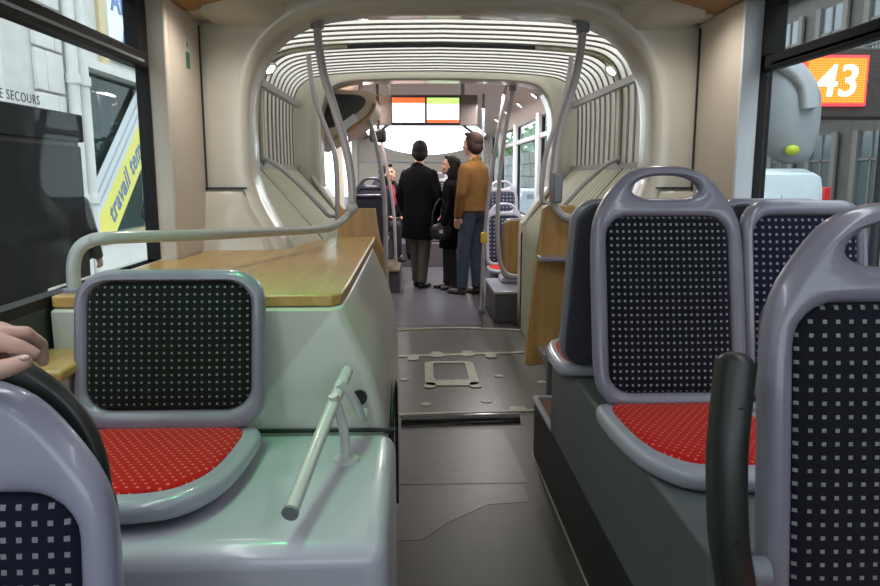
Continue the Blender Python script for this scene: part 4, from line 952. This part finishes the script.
# ------------------------------------------------------------------ outside: right side of the street
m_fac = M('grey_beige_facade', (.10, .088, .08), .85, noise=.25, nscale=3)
m_fac2 = M('beige_stone_trim', (.15, .135, .12), .85, noise=.15)
fr_ = thing('street_facade', 'tall grey-beige apartment building with balconies across the street on the right', 'building', (11.0, 14, -.38))
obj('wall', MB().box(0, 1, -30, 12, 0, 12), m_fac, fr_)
m_pane = M('dull_window_glass', (.07, .09, .10), .15)
m_iron = M('black_iron', (.02, .02, .022), .5)
for fz in (.6, 3.9, 7.2):
    obj('cornice', MB().box(-.22, 0, -30, 12, fz + 2.75, fz + 2.95), m_fac2, fr_)
    for k in range(11):
        yy = -14 + k * 2.15
        w = obj('window', MB().box(-.06, .0, yy - .52, yy + .52, fz, fz + 2.2), m_pane, fr_)
        for s in (-1, 1): obj('shutter', MB().box(-.13, -.06, yy + s * .62 - .11, yy + s * .62 + .11, fz, fz + 2.25), m_fac2, w)
        obj('glazing_bar', MB().box(-.09, -.06, yy - .03, yy + .03, fz, fz + 2.2), m_fac2, w); obj('glazing_bar', MB().box(-.09, -.06, yy - .5, yy + .5, fz + 1.5, fz + 1.56), m_fac2, w)
    if fz > 1:
        for k in range(11):
            yy = -14 + k * 2.15
            b_ = obj('balcony', MB().box(-.55, 0, yy - .85, yy + .85, fz - .14, fz - .02), m_fac2, fr_)
            g = MB().box(-.55, -.51, yy - .85, yy + .85, fz + .78, fz + .82)
            for q_ in range(15): g.box(-.54, -.52, yy - .84 + q_ * .12, yy - .82 + q_ * .12, fz - .02, fz + .78)
            obj('railing', g, m_iron, b_)
# line display on an added gantry; dark fascia stands in for a glass reflection
gt = thing('line_display', 'orange LED line display showing 43 on an added dark gantry beyond the right window', 'sign', (3.50, 6.05, -.38))
obj('reflection_fascia', MB().box(-.36, 1.6, .06, .25, 2.22, 2.80), M('brown_reflection_tone', (.05, .038, .035), .6, noise=.2), gt, bevel=.02)
for x in (.55, 1.45): obj('post', MB().cyl((x, .16, 0), (x, .16, 2.24), .05), m_iron, gt, smooth=40)
obj('red_surround', MB().box(-.272, .272, .03, .062, 2.32, 2.73), emis('red_led_glow', (1, .06, .08), 1.6), gt)
lp = obj('led_panel', MB().box(-.25, .25, .015, .031, 2.342, 2.708), emis('orange_led', (1, .20, .02), 1.3), gt)
led = MB()
for i_ in range(25):
    for j_ in range(18): led.box(-.24 + i_ * .0195, -.228 + i_ * .0195, .012, .0155, 2.352 + j_ * .0196, 2.364 + j_ * .0196)
tag(obj('led_dots', led, emis('amber_led_dots', (1, .42, .04), 1.5), lp), kind='stuff')
tm = text_mesh('43', .36, .002, shear=.12, bold=.004)
xs = [v.co.x for v in tm.vertices]; mx_ = (max(xs) + min(xs)) / 2
for v in tm.vertices: c = v.co.copy(); v.co = Vector((c.x - mx_, .008 - c.z, 2.40 + c.y))
obj('numerals', tm, emis('white_led', (1, .95, .85), 3.0), lp)
# outside mirror of this bus
mr = thing('wing_mirror', 'rounded grey mirror housing with a yellow dot outside the right window', 'mirror', (1.70, 3.32, 1.42)); mr.scale = (1.07, 1.07, 1.07)
shell_ = []
for z, rx, xo in ((0, .03, .03), (.012, .07, .03), (.05, .10, .02), (.12, .125, .01), (.20, .138, .0), (.28, .138, -.005), (.34, .125, -.015), (.385, .10, -.03), (.412, .06, -.05), (.42, .02, -.06)):
    shell_.append([(xo + rx * math.cos(2 * math.pi * j / 24), .10 * (rx / .138) * math.sin(2 * math.pi * j / 24), z) for j in range(24)])
obj('housing', MB().loft(shell_), M('pale_grey_housing', (.42, .44, .46), .35, noise=.12, nscale=12), mr, smooth=60)
obj('arm', MB().bar([(-.30, .05, .46), (-.22, -.02, .455), (-.14, -.06, .44), (-.05, -.09, .395), (.015, -.105, .32), (.035, -.108, .225)], .07, .055, up=(0, 1, 0)), M('grey_arm', (.50, .51, .52), .35), mr, smooth=45)
obj('yellow_dot', MB().ell((-.018, -.098, .055), (.031, .016, .022), rot=Matrix.Rotation(R(25), 3, 'X')), M('lime_dot', (.62, .75, .05), .4), mr, smooth=60)
# white van parked ahead
vn = thing('van', 'white van with red tail lights seen through the right window', 'van', (5.05, 9.9, -.38)); vn.scale = (.86, .9, .92)
m_van = M('white_van_paint', (.62, .70, .74), .25, noise=.04, coat=.5)
body = []
for y_, tz, hw in ((-.05, 1.70, .60), (0, 1.93, .66), (.4, 2.0, .70), (3.0, 2.0, .72), (3.7, 1.3, .74), (4.5, 1.1, .70)):
    body.append([(-.82, y_, .35), (.82, y_, .35), (.86, y_, 1.0), (hw + .08, y_, min(tz - .35, 1.5)), (hw, y_, tz - .06), (hw - .12, y_, tz), (-hw + .12, y_, tz), (-hw, y_, tz - .06), (-hw - .08, y_, min(tz - .35, 1.5)), (-.86, y_, 1.0)])
obj('bodywork', MB().loft(body), m_van, vn, bevel=.02)
obj('rear_door_gap', MB().box(-.006, .006, -.06, -.045, .5, 1.60), m_collar, vn); obj('rear_door_gap', MB().box(-.66, .66, -.06, -.045, 1.36, 1.372), m_collar, vn)
for s in (-1, 1):
    obj('tail_light', MB().box(s * .74 - .05, s * .74 + .05, -.075, .1, 1.30, 1.72), m_redp, vn, bevel=.01)
    for y_ in (.8, 3.6):
        wv = obj('wheel', MB().cyl((s * .62, y_, .33), (s * .86, y_, .33), .33), m_black, vn, smooth=40); obj('hub', MB().cyl((s * .86, y_, .33), (s * .87, y_, .33), .18), m_collar, wv, smooth=40)
obj('bumper', MB().box(-.82, .82, -.12, .0, .35, .62), m_collar, vn, bevel=.03)
# stone wall, hedge and parked car beyond the rear right windows
sw = thing('street_wall', 'stone block wall beyond the rear right windows', 'wall', (4.0, 22, -.38))
obj('core', MB().box(.02, .5, -7, 26, 0, 2.6), m_fac2, sw)
blk = MB().box(-.03, .03, -.43, .43, 0, .40).mesh('stone_block'); blk.materials.append(M('grey_green_stone', (.30, .32, .30), .9, noise=.25, nscale=4))
for i_ in range(6):
    for j_ in range(36):
        o = obj('stone_block', blk, None, sw); o.location = (0, -6.6 + j_ * .9 + (i_ % 2) * .45, .02 + i_ * .425); o.scale = (random.uniform(.7, 1.3), random.uniform(.94, 1.0), 1)
hg = MB()
for i_ in range(900):
    c_ = Vector((random.gauss(.35, .22), random.uniform(-7, 26), 2.6 + abs(random.gauss(.35, .3)))); a_ = random.uniform(0, 6.28); n_ = Vector((math.cos(a_), math.sin(a_), random.uniform(-.6, .6))); t_ = n_.cross(Vector((0, 0, 1))).normalized() * .16; u_ = n_.cross(t_).normalized() * .10
    hg.add([c_ - t_, c_ + u_, c_ + t_, c_ - u_], [(0, 1, 2, 3)])
hd_ = obj('foliage', hg, M('hedge_leaves', (.10, .26, .07), .8, noise=.4)); hd_.location = (4.0, 22, -.38); hd_.name = 'hedge'
tag(hd_, 'green hedge growing over the stone wall on the right', 'hedge', kind='stuff')
car = thing('parked_car', 'dark parked car beyond the rear right windows', 'car', (2.9, 16.0, -.38))
cs = []
for y_, zt, hw in ((-2.0, .75, .70), (-1.9, .9, .78), (-1.0, 1.0, .82), (-.55, 1.38, .62), (.0, 1.46, .62), (.8, 1.42, .62), (1.6, 1.0, .80), (2.0, .85, .76)):
    cs.append([(-.84, y_, .25), (.84, y_, .25), (.86, y_, .7), (.82, y_, .88 if zt > .9 else zt), (hw, y_, zt), (-hw, y_, zt), (-.82, y_, .88 if zt > .9 else zt), (-.86, y_, .7)])
obj('bodywork', MB().loft(cs), M('dark_blue_car_paint', (.03, .05, .07), .25, coat=.5), car, bevel=.03)
obj('rear_screen', MB().add([(-.60, -.97, 1.02), (.60, -.97, 1.02), (.52, -.60, 1.34), (-.52, -.60, 1.34)], [(0, 1, 2, 3)]), m_pane, car)
for s_ in (-1, 1):
    obj('side_window', MB().add([(s_ * .80, -.6, .95), (s_ * .80, 1.3, .95), (s_ * .66, .8, 1.34), (s_ * .66, -.3, 1.34)], [(0, 1, 2, 3)]), m_pane, car)
    for y_ in (-1.25, 1.25): wv = obj('wheel', MB().cyl((s_ * .66, y_, .31), (s_ * .87, y_, .31), .31), m_black, car, smooth=40); obj('hub', MB().cyl((s_ * .87, y_, .31), (s_ * .88, y_, .31), .17), m_collar, wv, smooth=40)
    obj('tail_light', MB().box(s_ * .68 - .1, s_ * .68 + .1, -2.03, -1.96, .60, .74), m_redp, car)
